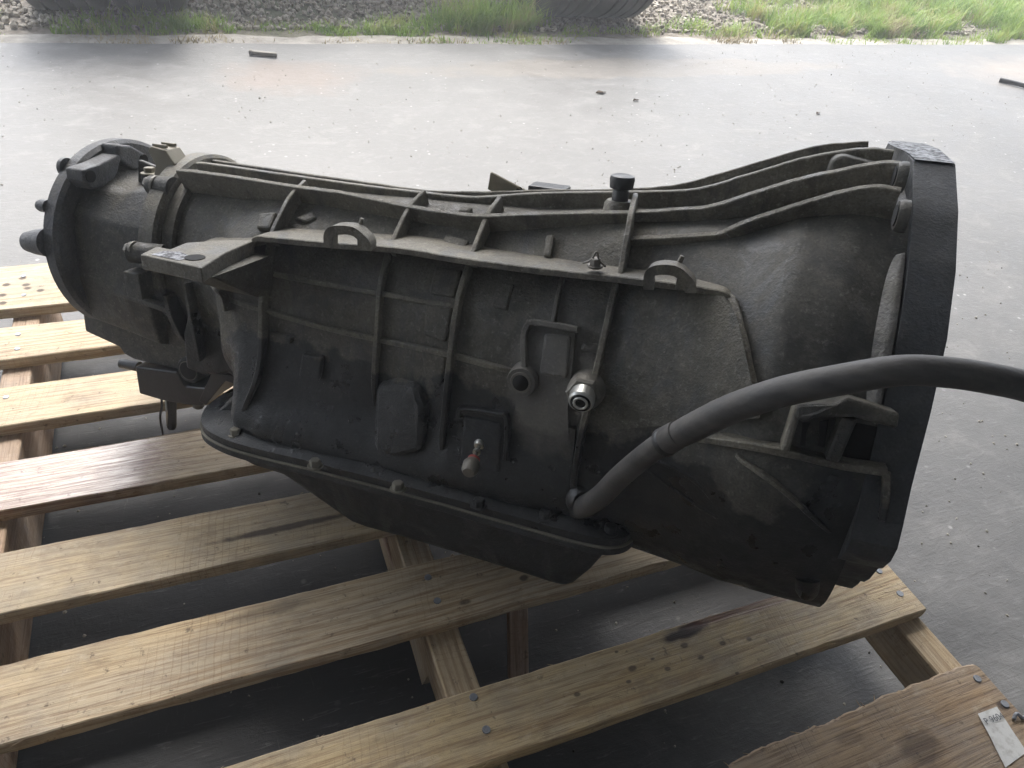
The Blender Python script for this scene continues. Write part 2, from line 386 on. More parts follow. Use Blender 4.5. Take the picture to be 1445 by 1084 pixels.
# loose stones
def ico():
    bm = bmesh.new(); bmesh.ops.create_icosphere(bm, subdivisions=1, radius=1); V = np.array([v.co[:] for v in bm.verts]); F = [tuple(v.index for v in f.verts) for f in bm.faces]; bm.free(); return V, np.array(F)
IV, IF = ico()
def stones(name, pts, mat, sm=1.0, dims=(.006, .022), zo=0):
    Vs = []; Fs = []; b = 0
    for (x, y, z) in pts:
        s_ = rng.uniform(*dims) * rng.uniform(.7, 1) * sm; sc3 = s_ * rng.uniform(.5, 1.1, 3); a = rng.uniform(0, 6.28)
        v = IV * sc3 * rng.uniform(.8, 1.2, (len(IV), 1)); v = v @ np.array([[math.cos(a), math.sin(a), 0], [-math.sin(a), math.cos(a), 0], [0, 0, 1]])
        Vs.append(v + [x, y, z + sc3[2] * .3]); Fs.append(IF + b); b += len(IV)
    me = bpy.data.meshes.new(name); V = np.concatenate(Vs); F = np.concatenate(Fs)
    me.from_pydata(V.tolist(), [], F.tolist()); me.materials.append(mat)
    o = bpy.data.objects.new(name, me); C.objects.link(o); return o
def stone_mat():
    n = NT('pale_stones'); c = n.coord(); v = n.n('ShaderNodeTexVoronoi', inp={'Vector': c, 'Scale': 45.0}).outputs['Color']
    s_ = n.n('ShaderNodeSeparateColor', inp={0: v}).outputs[0]
    col = n.ramp(s_, [(.1, (.16, .14, .115)), (.5, (.33, .295, .24)), (.9, (.48, .44, .37))])
    return n.set(Base_Color=col, Roughness=.85)
M_stone = stone_mat()
pts = [(x, y, -.012) for x, y in zip(rng.uniform(-1.6, 7.5, 15000), 3.66 + rng.beta(1.0, 1.5, 15000) * 1.9)]
setp(stones('gravel', pts, M_stone), 'loose pale gravel beyond the slab', kind='stuff')

# grass
def grass_mat():
    n = NT('grass_blades'); c = n.coord(); f = n.noise(c, 7, 3)
    a = n.n('ShaderNodeVertexColor') if False else None
    col = n.ramp(f, [(.32, (.13, .24, .03)), (.52, (.26, .38, .06)), (.64, (.36, .35, .13)), (.77, (.40, .34, .19))])
    n.set(Base_Color=col, Roughness=.6)
    tr = n.n('ShaderNodeBsdfTranslucent', inp={'Color': col}); mx = n.n('ShaderNodeMixShader', inp={0: .35, 1: n.b.outputs[0], 2: tr.outputs[0]})
    n.t.links.new(mx.outputs[0], n.t.nodes['Material Output'].inputs[0]); return n.m
M_grass = grass_mat()
M_dry = plain('dry_grass', (.30, .25, .14), .7, 0, 0, .3)
def grass(name, clumps, mat):
    V = []; F = []
    for (cx, cy, rad, num, hgt, wid) in clumps:
        for _ in range(num):
            a = rng.uniform(0, 6.28); r = rad * math.sqrt(rng.uniform()); x = cx + r * math.cos(a); y = cy + r * math.sin(a) * .7
            if y < 3.40: y = 3.40 + rng.uniform(0, .02)
            h = hgt * (.35 + 1.0 * rng.uniform() ** 1.6); w = wid * rng.uniform(.6, 1.2); b = rng.uniform(0, 6.28); lean = rng.uniform(.3, 1.1) * h
            dx, dy = math.cos(b), math.sin(b); px, py = -dy, dx; base = len(V); K = 4
            for k in range(K + 1):
                t = k / K; ww = w * (1 - t ** 1.5) * .5 + .0003; ox = lean * t * t
                z = h * (t - .35 * t * t * (lean / h)) - .025
                V.append((x + dx * ox + px * ww, y + dy * ox + py * ww, z)); V.append((x + dx * ox - px * ww, y + dy * ox - py * ww, z))
            for k in range(K): q = base + 2 * k; F.append((q, q + 1, q + 3, q + 2))
    me = bpy.data.meshes.new(name); me.from_pydata(V, [], F); me.materials.append(mat)
    for p in me.polygons: p.use_smooth = True
    o = bpy.data.objects.new(name, me); C.objects.link(o); return o
cl = []
for x0, x1, y0, y1, k, num, hh in [(-1.2, -.65, 3.75, 4.3, 8, 60, .07), (-.45, .1, 3.62, 3.78, 16, 90, .08), (.1, 1.0, 3.60, 3.72, 22, 60, .045), (.75, 1.1, 3.62, 3.8, 8, 80, .08),
                                   (1.15, 1.75, 3.66, 3.9, 18, 130, .16), (1.0, 1.75, 3.44, 3.55, 16, 35, .045), (1.75, 2.4, 3.62, 3.75, 12, 50, .05), (2.5, 3.0, 3.60, 3.8, 10, 70, .07),
                                   (3.2, 4.4, 3.62, 4.0, 40, 110, .13), (3.1, 4.6, 3.42, 3.6, 20, 40, .05), (4.0, 6.2, 3.62, 4.6, 90, 110, .19), (4.6, 6.2, 3.5, 3.7, 26, 70, .10), (3.1, 6.2, 4.1, 5.0, 60, 100, .14), (-1.4, -.7, 3.44, 3.58, 6, 30, .03)]:
    for _ in range(k): cl.append((rng.uniform(x0, x1), rng.uniform(y0, y1), rng.uniform(.05, .13), num, hh * rng.uniform(.7, 1.2), .006))
setp(grass('grass', cl, M_grass), 'green grass tufts along the slab edge', kind='stuff')
cl = []
for x0, x1, y0, y1, k, num, hh in [(-.45, .1, 3.44, 3.52, 10, 40, .04), (.0, 1.0, 3.43, 3.50, 12, 26, .03), (.9, 1.7, 3.43, 3.5, 12, 30, .04), (2.6, 3.1, 3.45, 3.55, 8, 50, .05), (3.9, 4.4, 3.6, 3.8, 8, 80, .11), (5, 6, 3.6, 4.2, 10, 60, .12)]:
    for _ in range(k): cl.append((rng.uniform(x0, x1), rng.uniform(y0, y1), rng.uniform(.04, .1), num, hh, .005))
setp(grass('dry_grass', cl, M_dry), 'dry straw coloured grass at the slab edge', kind='stuff')

# grit scattered on the slab
def dust_pts(k, x0, x1, y0, y1): return [(x, y, 0.0) for x, y in zip(rng.uniform(x0, x1, k), rng.uniform(y0, y1, k))]
M_grit = plain('grey_grit', (.33, .31, .27), .9, 0, 0, .5)
M_gritd = plain('dark_grit', (.05, .045, .04), .9)
setp(stones('grit', dust_pts(1500, -1, 2.2, .1, 2.0) + dust_pts(500, -.8, 4, 2, 3.3), M_grit, 1, (.0012, .0040)), 'pale crumbs scattered over the concrete', kind='stuff')
setp(stones('dirt_crumbs', dust_pts(90, -1, 2.4, .1, 2.2) + dust_pts(40, -.8, 4.5, 2, 3.38), M_gritd, 1, (.001, .0035)), 'dark crumbs scattered over the concrete', kind='stuff')

def floor_pt(px, py, z=0.0):
    d = CR.T @ np.array([px - W / 2, py - H / 2, FPX]); t = (z - CAM[2]) / d[2]; return CAM + t * d

# small things lying on the slab
p = floor_pt(352, 78); q = floor_pt(391, 82)
o = MB().cyl((p[0], p[1], .011), (q[0], q[1], .011), .011, n=14, prof=[(0, .008), (.03, .012), (.12, .012), (.13, .0095), (.97, .0095), (1, .007)]).build('steel_pin', M_steel, smooth=True, sharp=40)
setp(o, 'short grey steel pin lying on the concrete near the slab edge', 'steel pin')
p = floor_pt(1409, 116); q = floor_pt(1500, 140)
o = MB().tube([(p[0], p[1], .012), ((p[0] * .6 + q[0] * .4), (p[1] * .6 + q[1] * .4) + .01, .014), (q[0], q[1], .011)], [.012, .011, .012], n=10).build('rubber_offcut', M_black, smooth=True, sharp=50)
setp(o, 'black rubber hose offcut on the concrete at the right edge', 'hose offcut')
for i, (px, py, L, a, lab) in enumerate([(1154, 161, .03, .4, 'small brown leaf curled on the concrete above the bell housing'), (897, 143, .028, .1, 'small brown leaf lying flat on the concrete behind the round headed plug'), (848, 132, .05, .1, 'thin dark leaf on the concrete nearest the middle tyre')]):
    p = floor_pt(px, py); V = []; F = []
    for k in range(7):
        t = k / 6; w = L * .22 * math.sin(PI * min(1, t + .02)) + .0006
        V += [((t - .5) * L, -w, .004 + .004 * math.sin(t * 3)), ((t - .5) * L, 0, .0015), ((t - .5) * L, w, .005 + .003 * math.sin(t * 5))]
    for k in range(6):
        for j in (0, 1): q_ = 3 * k + j; F.append((q_, q_ + 3, q_ + 4, q_ + 1))
    o = mesh_obj('dry_leaf', V, F, plain('brown_leaf', (.07, .045, .025), .8)); o.location = (p[0], p[1], .001); o.rotation_euler = (0, 0, a)
    sd = o.modifiers.new('s', 'SOLIDIFY'); sd.thickness = .0008
    setp(o, lab, 'leaf', 'dry leaves on the concrete')

# ------------------------------------------------------------------ truck beyond the slab
def rubber():
    n = NT('dusty_tyre_rubber'); c = n.coord(); f = n.noise(c, 14, 5)
    return n.set(Base_Color=n.mix(f, (.04, .04, .042), (.11, .105, .1)), Roughness=.8, Normal=n.bump(n.noise(c, 90, 3), .3, .003))
M_tyre = rubber(); M_truck = plain('truck_body_paint', (.5, .5, .5), .45, 0, 0, .08); M_chassis = plain('chassis_black', (.03, .03, .032), .6)
def tyre_mesh(name, r, w, parent, cx, cy):
    # lathe about x: sidewalls, shoulder and tread with circumferential grooves
    prof = [(-.5 * w * .8, .50 * r), (-.5 * w, .72 * r), (-.5 * w, .9 * r), (-.46 * w, .965 * r), (-.40 * w, .992 * r)]
    for g in (-.27, -.09, .09, .27):
        prof += [((g - .022) * w, r * (1 - .004)), ((g - .016) * w, r * .972), ((g + .016) * w, r * .972), ((g + .022) * w, r * (1 - .004))]
    prof += [(.40 * w, .992 * r), (.46 * w, .965 * r), (.5 * w, .9 * r), (.5 * w, .72 * r), (.5 * w * .8, .50 * r)]
    n = 72; V = []; F = []
    for k in range(n):
        a = 2 * PI * k / n
        for x, rr in prof: V.append((cx + x, cy + rr * math.cos(a), r - .02 + rr * math.sin(a)))
    P_ = len(prof)
    for k in range(n):
        for i in range(P_ - 1): F.append((k * P_ + i, k * P_ + i + 1, ((k + 1) % n) * P_ + i + 1, ((k + 1) % n) * P_ + i))
    t = mesh_obj(name, V, F, M_tyre, parent, smooth=True, sharp=35)
    MB().cyl((cx - .3 * w, cy, r - .02), (cx + .3 * w, cy, r - .02), .5 * r, n=32, prof=[(0, .50 * r), (.1, .46 * r), (.12, .2 * r), (.88, .2 * r), (.9, .46 * r), (1, .50 * r)]).build('rim', M_chassis, t, smooth=True, sharp=40)
    return t
truck = empty('parked_vehicle', loc=(.95, 3.95, 0)); setp(truck, 'parked trailer beyond the slab, only its wide grooved tyres in view', 'vehicle')  # vehicle type unknown beyond its tyres, modelled without a cab
for cx in (-1.39, -1.07, .90, 1.21):
    tyre_mesh('tyre', .5, .31, truck, cx, .07)
MB().cyl((-1.2, .07, .48), (1.1, .07, .48), .07, n=16).build('axle', M_chassis, truck)
for x in (-.45, .4): MB().box((x, 1.65, .95), (.1, 3.3, .16)).build('chassis_rail', M_chassis, truck)
MB().box((-.03, 1.9, 1.10), (2.6, 3.0, .14)).build('unseen_bed', M_truck, truck, bevel=.02)  # unseen bed, kept thin and set back to let skylight reach the slab
# added volume imitating lens veiling glare: it lifts the dark tones of the metal
hz = NT('glare_veil'); hz.t.nodes.remove(hz.b)
pv = hz.n('ShaderNodeVolumePrincipled', inp={'Color': (.93, .96, 1, 1), 'Density': .023, 'Anisotropy': .3}); hz.t.links.new(pv.outputs[0], hz.t.nodes['Material Output'].inputs['Volume'])
setp(MB().box((0, 21, 1.6), (86, 62, 5.4)).build('veil_volume', hz.m), 'added pale veil volume imitating lens glare around the pallet', kind='stuff')
# ------------------------------------------------------------------ pallet (deck lines measured on the deck plane, in units of the camera's height over it)
U = HC
pal = empty('wooden_pallet', loc=(0, 0, 0))
setp(pal, 'weathered wooden pallet of pale slats carrying the transmission', 'pallet')
XL, XR = -.447, 1.004
TH = .019
boards = [  # y front, y back, light, dark, extras
    ('Y', 1.612, 1.800), ('Z', 1.426, 1.543), ('A', 1.220, 1.336), ('B', 1.005, 1.124), ('C', .799, .916), ('D', .597, .714), ('E', .383, .484)]
tones = {'Y': ((.50, .40, .25), (.27, .17, .085)), 'Z': ((.52, .40, .24), (.28, .165, .08)), 'A': ((.52, .405, .245), (.30, .175, .085)), 'B': ((.50, .375, .22), (.27, .145, .07)),
         'C': ((.48, .375, .225), (.25, .15, .075)), 'D': ((.50, .38, .22), (.25, .14, .06)), 'E': ((.52, .385, .19), (.26, .14, .055)), 'F': ((.40, .27, .145), (.14, .075, .038))}
def board(x0, x1, y0, y1, zt, th, mat, seed, wane=.0012, nails=(), rag=1.0, front=None, name='deck_board', lean=0):
    """sawn board with wobbling arrises; object origin at its own lower left corner so the grain belongs to it"""
    L = x1 - x0; N = max(30, int(L / .012)); V = []; F = []
    for i in range(N + 1):
        x = L * i / N
        e = lambda k, f=9: wane * (mnoise.noise(Vector((x * f, seed * 7.7 + k, 0))) + .6 * mnoise.noise(Vector((x * f * 5, seed * 3.1 + k, 1)))) * 1.6
        ff = front(x) if front else 0
        w = y1 - y0; b = .0016
        pr = [(0 + e(1) + ff + b * .3, -th), (0 + e(2) + ff, -th * .5), (0 + e(3) + ff, -b), (0 + e(3) + ff + b, 0 + .3 * e(9, 4)), (w * .5 + ff * .5, .6 * e(7, 4)), (w + e(4) - b, .3 * e(8, 4)), (w + e(4), -b), (w + e(5), -th * .5), (w + e(6) - b * .3, -th)]
        xo = 0
        if i == 0 or i == N: xo = 0
        for k, p_ in enumerate(pr): V.append((x + (lean * p_[0] if i in (0, N) else 0) + (.0012 * mnoise.noise(Vector((p_[0] * 60, k * 1.3, seed))) if i in (0, N) else 0), p_[0], p_[1]))
    m_ = 9
    for i in range(N):
        for k in range(m_): F.append((i * m_ + k, i * m_ + (k + 1) % m_, (i + 1) * m_ + (k + 1) % m_, (i + 1) * m_ + k))
    F.append(tuple(range(m_))); F.append(tuple(N * m_ + k for k in range(m_)))
    o = mesh_obj(name, V, F, mat, pal, smooth=True, sharp=32, loc=(x0, y0, zt))
    for (nx, ny, s_) in nails:
        nm = MB().cyl((nx - x0, ny - y0, -.004), (nx - x0 + rng.uniform(-.0006, .0006), ny - y0, .0012), .0048 * s_, n=14, prof=[(0, .002), (.5, .0044 * s_), (.8, .0048 * s_), (1, .0044 * s_)])
        nm.build('nail', M_nail, o, smooth=True, sharp=30)
    if name == 'deck_board' and x1 - x0 > 1 and y0 < .95:
        sp = MB()
        for _ in range(46):
            x = rng.uniform(.01, L - .01); l = rng.uniform(.003, .013); fr_ = rng.uniform() < .6; yb = 0 if fr_ else y1 - y0; a = rng.uniform(-.5, .5) + (PI if rng.uniform() < .5 else 0)
            b0 = np.array([x, yb, -rng.uniform(0, th * .5)]); e_ = b0 + [l * math.cos(a), (-1 if fr_ else 1) * abs(l * math.sin(a)), rng.uniform(-.002, .003)]
            sp.cyl(b0, e_, .0007, .00015, n=4)
        sp.build('splinter', mat, o)['kind'] = 'stuff'
    return o
M_nail = plain('nail_head', (.27, .285, .31), .5, .4, .3, .3)
def dk(px, py): return floor_pt(px, py, DECK)
nailpos = {'E': [dk(1240, 806), dk(1270, 838), dk(668, 984), dk(686, 1030)], 'D': [dk(604, 815), dk(617, 848)], 'B': []}
for k, (nm, a, b) in enumerate(boards):
    st = (); wt = (); x0, x1, y0, y1 = XL * U, XR * U, a * U, b * U
    if nm == 'Y': x0 = -.62 * U
    if nm in 'ZA': x0 = -.47 * U
    loc = lambda px, py: (dk(px, py)[0] - x0, dk(px, py)[1] - y0)
    if nm == 'E':
        c = loc(962, 896); c2 = loc(1100, 858)
        st = [(c[0], c[1], .030, .008, 1.0), (c[0] + .018, c[1] + .004, .024, .009, .9), (c[0] + .07, c[1] + .022, .11, .017, .5)] + [(*loc(*q), s_ * .75, s_ * .5, .75) for q, s_ in (((965, 911), .008), ((989, 928), .007), ((893, 943), .008), ((942, 944), .006), ((1020, 908), .007), ((836, 914), .006), ((870, 920), .004), ((921, 930), .004), ((887, 962), .005), ((814, 980), .006), ((1057, 902), .006), ((1040, 950), .004))]
        wt = [(c[0] + .10, c[1] + .012, .10, .014, .28)]
    if nm == 'B':
        c = loc(75, 668); wt = [(c[0] + .01, c[1], .165, .085, .17)]
    if nm == 'C':
        c = loc(400, 745); st = [(c[0], c[1], .10, .006, .85)]
    if nm == 'Y':
        st = [(*loc(*q), .007, .006, .85) for q in ((32, 393), (9, 402), (37, 402), (39, 407), (57, 410), (4, 428), (3, 417))]
    if nm == 'D': st = [(*loc(739, 816), .007, .005, .8), (*loc(656, 850), .008, .004, .6), (*loc(180, 880), .03, .012, .35), (*loc(380, 862), .05, .01, .45)]
    mat = make_wood('board_wood', [v * 1.1 for v in tones[nm][0]], tones[nm][1], k * 1.7 + .4, st, wt, rough=.62 if nm in 'BE' else .72, saw=.4 if nm in 'CD' else .22)
    fr = None
    if nm == 'B': fr = None
    nl = [(p[0], p[1], 1) for p in nailpos.get(nm, [])]
    # nails in the outer stringers
    for xx in (-.425, ):
        for t in (.28, .72): nl.append((xx * U + rng.uniform(-.006, .006), y0 + (y1 - y0) * t, .9))
    if nm in 'ABZC':
        for t in (.3, .7): nl.append((.98 * U, y0 + (y1 - y0) * t, 1)); nl.append((.227 * U, y0 + (y1 - y0) * t, .9))
    board(x0, x1, y0, y1, DECK, TH, mat, k * 1.7 + 2, (.0009 if nm != 'D' else .0013), nl, lean={'E': .01}.get(nm, 0))
# the wide brown board nearest the camera, broken away along its back edge
def broken_board():
    pts = [(1035, 1075), (1062, 1058), (1085, 1049), (1105, 1041), (1130, 1032), (1160, 1021), (1185, 1010), (1200, 1003), (1216, 996), (1238, 984), (1244, 983), (1262, 975), (1285, 967), (1305, 958), (1332, 949), (1350, 940), (1374, 936)]
    back = [dk(*q) for q in pts]
    yf = .095 * U; V = []; F = []
    back = [np.array([-.02, back[0][1] - .10, 0]), np.array([back[0][0] - .05, back[0][1] - .05, 0])] + back + [np.array([XR * U, back[-1][1] - .004, 0])]
    fine = []
    for i in range(len(back) - 1):
        k = max(2, int(np.linalg.norm(back[i + 1] - back[i]) / .004))
        for t in np.linspace(0, 1, k, endpoint=False): fine.append(back[i] * (1 - t) + back[i + 1] * t)
    fine.append(back[-1]); N = len(fine)
    x0 = fine[0][0]
    K = 5
    for i, p in enumerate(fine):
        s_ = mnoise.noise(Vector((p[0] * 160, 0, 3))) * .0022 + mnoise.noise(Vector((p[0] * 45, 5, 3))) * .002
        rough = 1 if p[0] < dk(1345, 945)[0] else .2
        yb = p[1] + s_ * rough
        drop = .002 * abs(mnoise.noise(Vector((p[0] * 70, 9, 1)))) * rough
        ring = [(yb - .003 * rough, -TH), (yb + .001, -TH * .55), (yb, -.003 - drop), (yb - .0025, -drop * .6), (yb - .008, 0)]
        ring += [(yb + (yf - yb) * t, .0008 * mnoise.noise(Vector((p[0] * 30, t * 9, 7)))) for t in (.25, .5, .75)] + [(yf, 0), (yf, -TH)]
        for (y, z) in ring: V.append((p[0] - x0, y - yf, z))
    m_ = 10
    for i in range(N - 1):
        for k in range(m_): F.append((i * m_ + k, i * m_ + (k + 1) % m_, (i + 1) * m_ + (k + 1) % m_, (i + 1) * m_ + k))
    F.append(tuple(range(m_))); F.append(tuple((N - 1) * m_ + k for k in range(m_)))
    lo = lambda px, py: (dk(px, py)[0] - x0, dk(px, py)[1] - yf)
    mat = make_wood('broken_board_wood', *tones['F'], 9.3, [(*lo(1300, 1055), .03, .022, .55), (*lo(1415, 995), .009, .007, .8), (*lo(1200, 1040), .02, .01, .35)], [], rough=.7, saw=.45)
    o = mesh_obj('deck_board', V, F, mat, pal, smooth=True, sharp=30, loc=(x0, yf, DECK)); o['label'] = 'wide brown deck board with a splintered back edge and a paper sticker'
    for q in ((1379, 958), (1418, 994)):
        p = dk(*q); MB().cyl((p[0] - x0, p[1] - yf, -.004), (p[0] - x0, p[1] - yf, .0015), .005, n=14, prof=[(0, .002), (.5, .0046), (.8, .005), (1, .0044)]).build('nail', M_nail, o, smooth=True, sharp=30)
    p = dk(1434, 1014); MB().tube([(p[0] - x0 - .006, p[1] - yf, .002), (p[0] - x0, p[1] - yf + .003, .006), (p[0] - x0 + .005, p[1] - yf - .002, .003), (p[0] - x0 + .012, p[1] - yf - .003, .001)], .0022, n=8).build('bent_nail', M_nail, o, smooth=True)
    # splinters
    mb = MB()
    for _ in range(70):
        t = rng.integers(0, N); p = fine[t]; 
        if p[0] > dk(1250, 980)[0]: continue
        l = rng.uniform(.004, .014); a = rng.uniform(.9, 2.2) if rng.uniform() < .5 else rng.uniform(2.6, 3.4)
        b0 = np.array([p[0] - x0, p[1] - yf - .002, -rng.uniform(0, TH * .8)]); e = b0 + [l * math.cos(a), abs(l * math.sin(a)), rng.uniform(-.002, .003)]
        mb.cyl(b0, e, .0011, .0002, n=4)
    s_ = mb.build('splinter', make_wood('splinter_wood', (.42, .29, .15), (.2, .11, .05), 3.3), o); s_['kind'] = 'stuff'
    # sticker
    a, b, c, d = dk(1379, 1008), dk(1406, 998), dk(1448, 1062), dk(1418, 1084)
    g = NT('white_paper_sticker'); cc = g.coord(); f = g.noise(cc, 90, 5, .7)
    g.set(Base_Color=g.ramp(f, [(.3, (.42, .41, .38)), (.5, (.62, .62, .60))]), Roughness=.7, Normal=g.bump(f, .3, .001))
    V = []; F = []; n_ = 8
    for i in range(n_ + 1):
        for j in range(n_ + 1):
            u, v = i / n_, j / n_; p = (a * (1 - u) + b * u) * (1 - v) + (d * (1 - u) + c * u) * v
            V.append((p[0] - x0, p[1] - yf, .0013 + .0006 * mnoise.noise(Vector((u * 3, v * 3, 2))) + (.002 * max(0, .25 - u) * (1 if .1 < v < .6 else 0))))
    for i in range(n_):
        for j in range(n_): q_ = i * (n_ + 1) + j; F.append((q_, q_ + 1, q_ + n_ + 2, q_ + n_ + 1))
    st = mesh_obj('sticker', V, F, g.m, o, smooth=True); st['label'] = 'torn white paper sticker with a small printed number'
    cu = bpy.data.curves.new('printed_number', 'FONT'); cu.body = 'P 9604'; cu.size = .0105; cu.align_x = 'CENTER'; cu.align_y = 'TOP'; cu.extrude = .0
    cu.materials.append(plain('grey_ink', (.08, .085, .10), .8))
    dr = b - a; ang = math.atan2(dr[1], dr[0]); mid = (a + b) / 2; dn = (d - a) / np.linalg.norm(d - a)
    to = bpy.data.objects.new('printed_number_curve', cu); C.objects.link(to)
    bpy.context.view_layer.update(); dg = bpy.context.evaluated_depsgraph_get(); me = bpy.data.meshes.new_from_object(to.evaluated_get(dg)); bpy.data.objects.remove(to)
    if not me.materials: me.materials.append(cu.materials[0])
    t2 = bpy.data.objects.new('printed_number', me); C.objects.link(t2); t2.parent = o
    t2.location = (mid[0] - x0 + dn[0] * .006, mid[1] - yf + dn[1] * .006, .0030); t2.rotation_euler = (0, 0, ang)
broken_board()
# stringers
def stringer(xc, w, seed, y0=.10, y1=1.79, tone=((.45, .34, .2), (.24, .15, .075)), notch=(.27, .58)):
    m_ = make_wood('stringer_wood', *tone, seed, [], [], .75, .6)
    h = DECK - TH - .018; yy0, yy1 = y0 * U, y1 * U; N = 60; V = []; F = []
    for i in range(N + 1):
        t = i / N; y = (yy1 - yy0) * t; e = .0012 * mnoise.noise(Vector((y * 12, seed, 0)))
        zb = 0 if notch is None else (.062 if notch[0] * U < y + yy0 < notch[1] * U else 0)
        V += [(y, -w / 2 + e, zb), (y, w / 2 + e, zb), (y, w / 2 + e, h - .002), (y, w / 2 + e - .002, h), (y, -w / 2 + e + .002, h), (y, -w / 2 + e, h - .002)]
    for i in range(N):
        for k in range(6): F.append((i * 6 + k, i * 6 + (k + 1) % 6, i * 6 + 6 + (k + 1) % 6, i * 6 + 6 + k))
    F.append(tuple(range(6))); F.append(tuple(N * 6 + k for k in range(6)))
    o = mesh_obj('stringer', V, F, m_, pal, smooth=True, sharp=30, loc=(xc * U, yy0, .0178)); o.rotation_euler = (0, 0, PI / 2); return o
stringer(.978, .042, 1.1); stringer(.227, .041, 2.2); stringer(-.42, .042, 3.3, tone=((.42, .29, .19), (.22, .13, .08)))
for k, (a, b) in enumerate([(.12, .29), (.74, .845), (1.235, 1.335), (1.70, 1.79)]):
    board(-.445 * U, .998 * U, a * U, b * U, .0175, .0165, make_wood('bottom_board_wood', (.36, .27, .17), (.18, .115, .06), 20 + k, [], [], .8, .5), 30 + k, .0015, name='bottom_board')
# broken spare lengths of wood seen through the gaps
p, q = floor_pt(545, 752, .09), floor_pt(566, 812, .06)
d = (q - p); L = np.linalg.norm(d); 
o = MB().box((0, 0, 0), (L * 1.5, .014, .014)).build('split_slat', make_wood('pinkish_wood', (.44, .30, .22), (.25, .15, .1), 6.6), pal, bevel=.002)
o.location = (p + q) / 2; o.rotation_euler = Vector(d).to_track_quat('X', 'Z').to_euler()
p, q = floor_pt(730, 862, .10), floor_pt(731, 945, .045)
d = (q - p); L = np.linalg.norm(d)
o = MB().box((0, 0, 0), (L * 1.3, .026, .02)).build('split_slat', make_wood('pinkish_wood', (.36, .25, .18), (.2, .12, .08), 7.6), pal, bevel=.002)
o.location = (p + q) / 2; o.rotation_euler = Vector(d).to_track_quat('X', 'Z').to_euler()
# ------------------------------------------------------------------ transmission: its own frame (x towards the bell, y away from the photographer, z up)
def frame(c, tilt, by, bc, zb):
    ex = np.array([1, by, c]); ex /= np.linalg.norm(ex); s = -math.sin(R(tilt)); e0, e1, e2 = ex
    A = (e1 / e0) ** 2 + 1; B = 2 * e1 * e2 * s / e0 ** 2; Cc = (e2 * s / e0) ** 2 - (1 - s * s)
    b = (-B - math.sqrt(B * B - 4 * A * Cc)) / (2 * A); a = -(e1 * b + e2 * s) / e0
    ez = np.array([a, b, s]); ey = np.cross(ez, ex)
    O = np.array([(bc[0] - W / 2) / FPX * zb, (bc[1] - H / 2) / FPX * zb, zb])
    return np.array([ex, ey, ez]), O
TB, TO = frame(-.27, 26, .20, (1240, 500), .80)
TW = TB @ CR                       # rows: local axes in world
TOW = CAM + CR.T @ TO
TM = Matrix(((TW[0][0], TW[1][0], TW[2][0], TOW[0]), (TW[0][1], TW[1][1], TW[2][1], TOW[1]), (TW[0][2], TW[1][2], TW[2][2], TOW[2]), (0, 0, 0, 1)))
tr = empty('automatic_transmission', mat=TM)
setp(tr, 'large oily cast aluminium automatic transmission lying on the wooden pallet', 'transmission')
bpy.context.view_layer.update()
def ray(px, py): return TB @ -TO, TB @ np.array([px - W / 2, py - H / 2, FPX])
def on(px, py, ax, val):
    o, d = ray(px, py); return o + (val - o[ax]) / d[ax] * d
# skin sections, near side, from top to bottom (y, z)
SEC = [
 (-.870, [(0, .098), (-.05, .084), (-.082, .055), (-.098, .01), (-.098, -.035), (-.08, -.075), (-.045, -.105), (0, -.112)]),
 (-.760, [(0, .098), (-.05, .088), (-.09, .055), (-.115, .01), (-.12, -.04), (-.105, -.09), (-.06, -.125), (0, -.135)]),
 (-.735, [(0, .098), (-.05, .092), (-.10, .058), (-.135, .01), (-.142, -.05), (-.14, -.10), (-.10, -.15), (0, -.165)]),
 (-.700, [(0, .099), (-.05, .097), (-.10, .066), (-.14, .015), (-.150, -.045), (-.166, -.11), (-.176, -.172), (0, -.19)]),
 (-.660, [(0, .099), (-.05, .100), (-.10, .068), (-.141, .015), (-.150, -.045), (-.170, -.115), (-.184, -.172), (0, -.19)]),
 (-.520, [(0, .103), (-.045, .106), (-.11, .063), (-.145, .015), (-.152, -.04), (-.162, -.115), (-.184, -.172), (0, -.19)]),
 (-.425, [(0, .110), (-.05, .109), (-.112, .067), (-.152, .030), (-.168, -.02), (-.177, -.09), (-.187, -.172), (0, -.19)]),
 (-.340, [(0, .118), (-.07, .116), (-.122, .072), (-.163, .03), (-.180, -.02), (-.184, -.09), (-.188, -.172), (0, -.19)]),
 (-.270, [(0, .130), (-.085, .125), (-.13, .08), (-.163, .035), (-.187, -.01), (-.192, -.07), (-.182, -.18), (0, -.21)]),
 (-.220, [(0, .140), (-.09, .130), (-.14, .085), (-.172, .035), (-.195, -.015), (-.200, -.08), (-.17, -.20), (0, -.255)]),
 (-.165, [(0, .156), (-.098, .140), (-.152, .10), (-.190, .05), (-.213, -.005), (-.220, -.075), (-.18, -.20), (0, -.266)]),
 (-.118, [(0, .172), (-.108, .160), (-.172, .118), (-.212, .065), (-.236, .003), (-.244, -.070), (-.19, -.20), (0, -.270)]),
 (-.075, [(0, .182), (-.110, .168), (-.174, .122), (-.214, .068), (-.239, .005), (-.247, -.067), (-.192, -.20), (0, -.272)]),
 (-.030, [(0, .190), (-.108, .170), (-.168, .119), (-.208, .065), (-.233, .005), (-.244, -.065), (-.192, -.20), (0, -.273)]),
 (0, [(0, .192), (-.10, .172), (-.167, .12), (-.208, .065), (-.234, .005), (-.246, -.065), (-.193, -.20), (0, -.273)]),
]
ZC = -.03; NTH = 96
TH_A = np.linspace(-PI / 2, PI / 2, NTH)     # elevation angle on the near side, -90 bottom .. 90 top
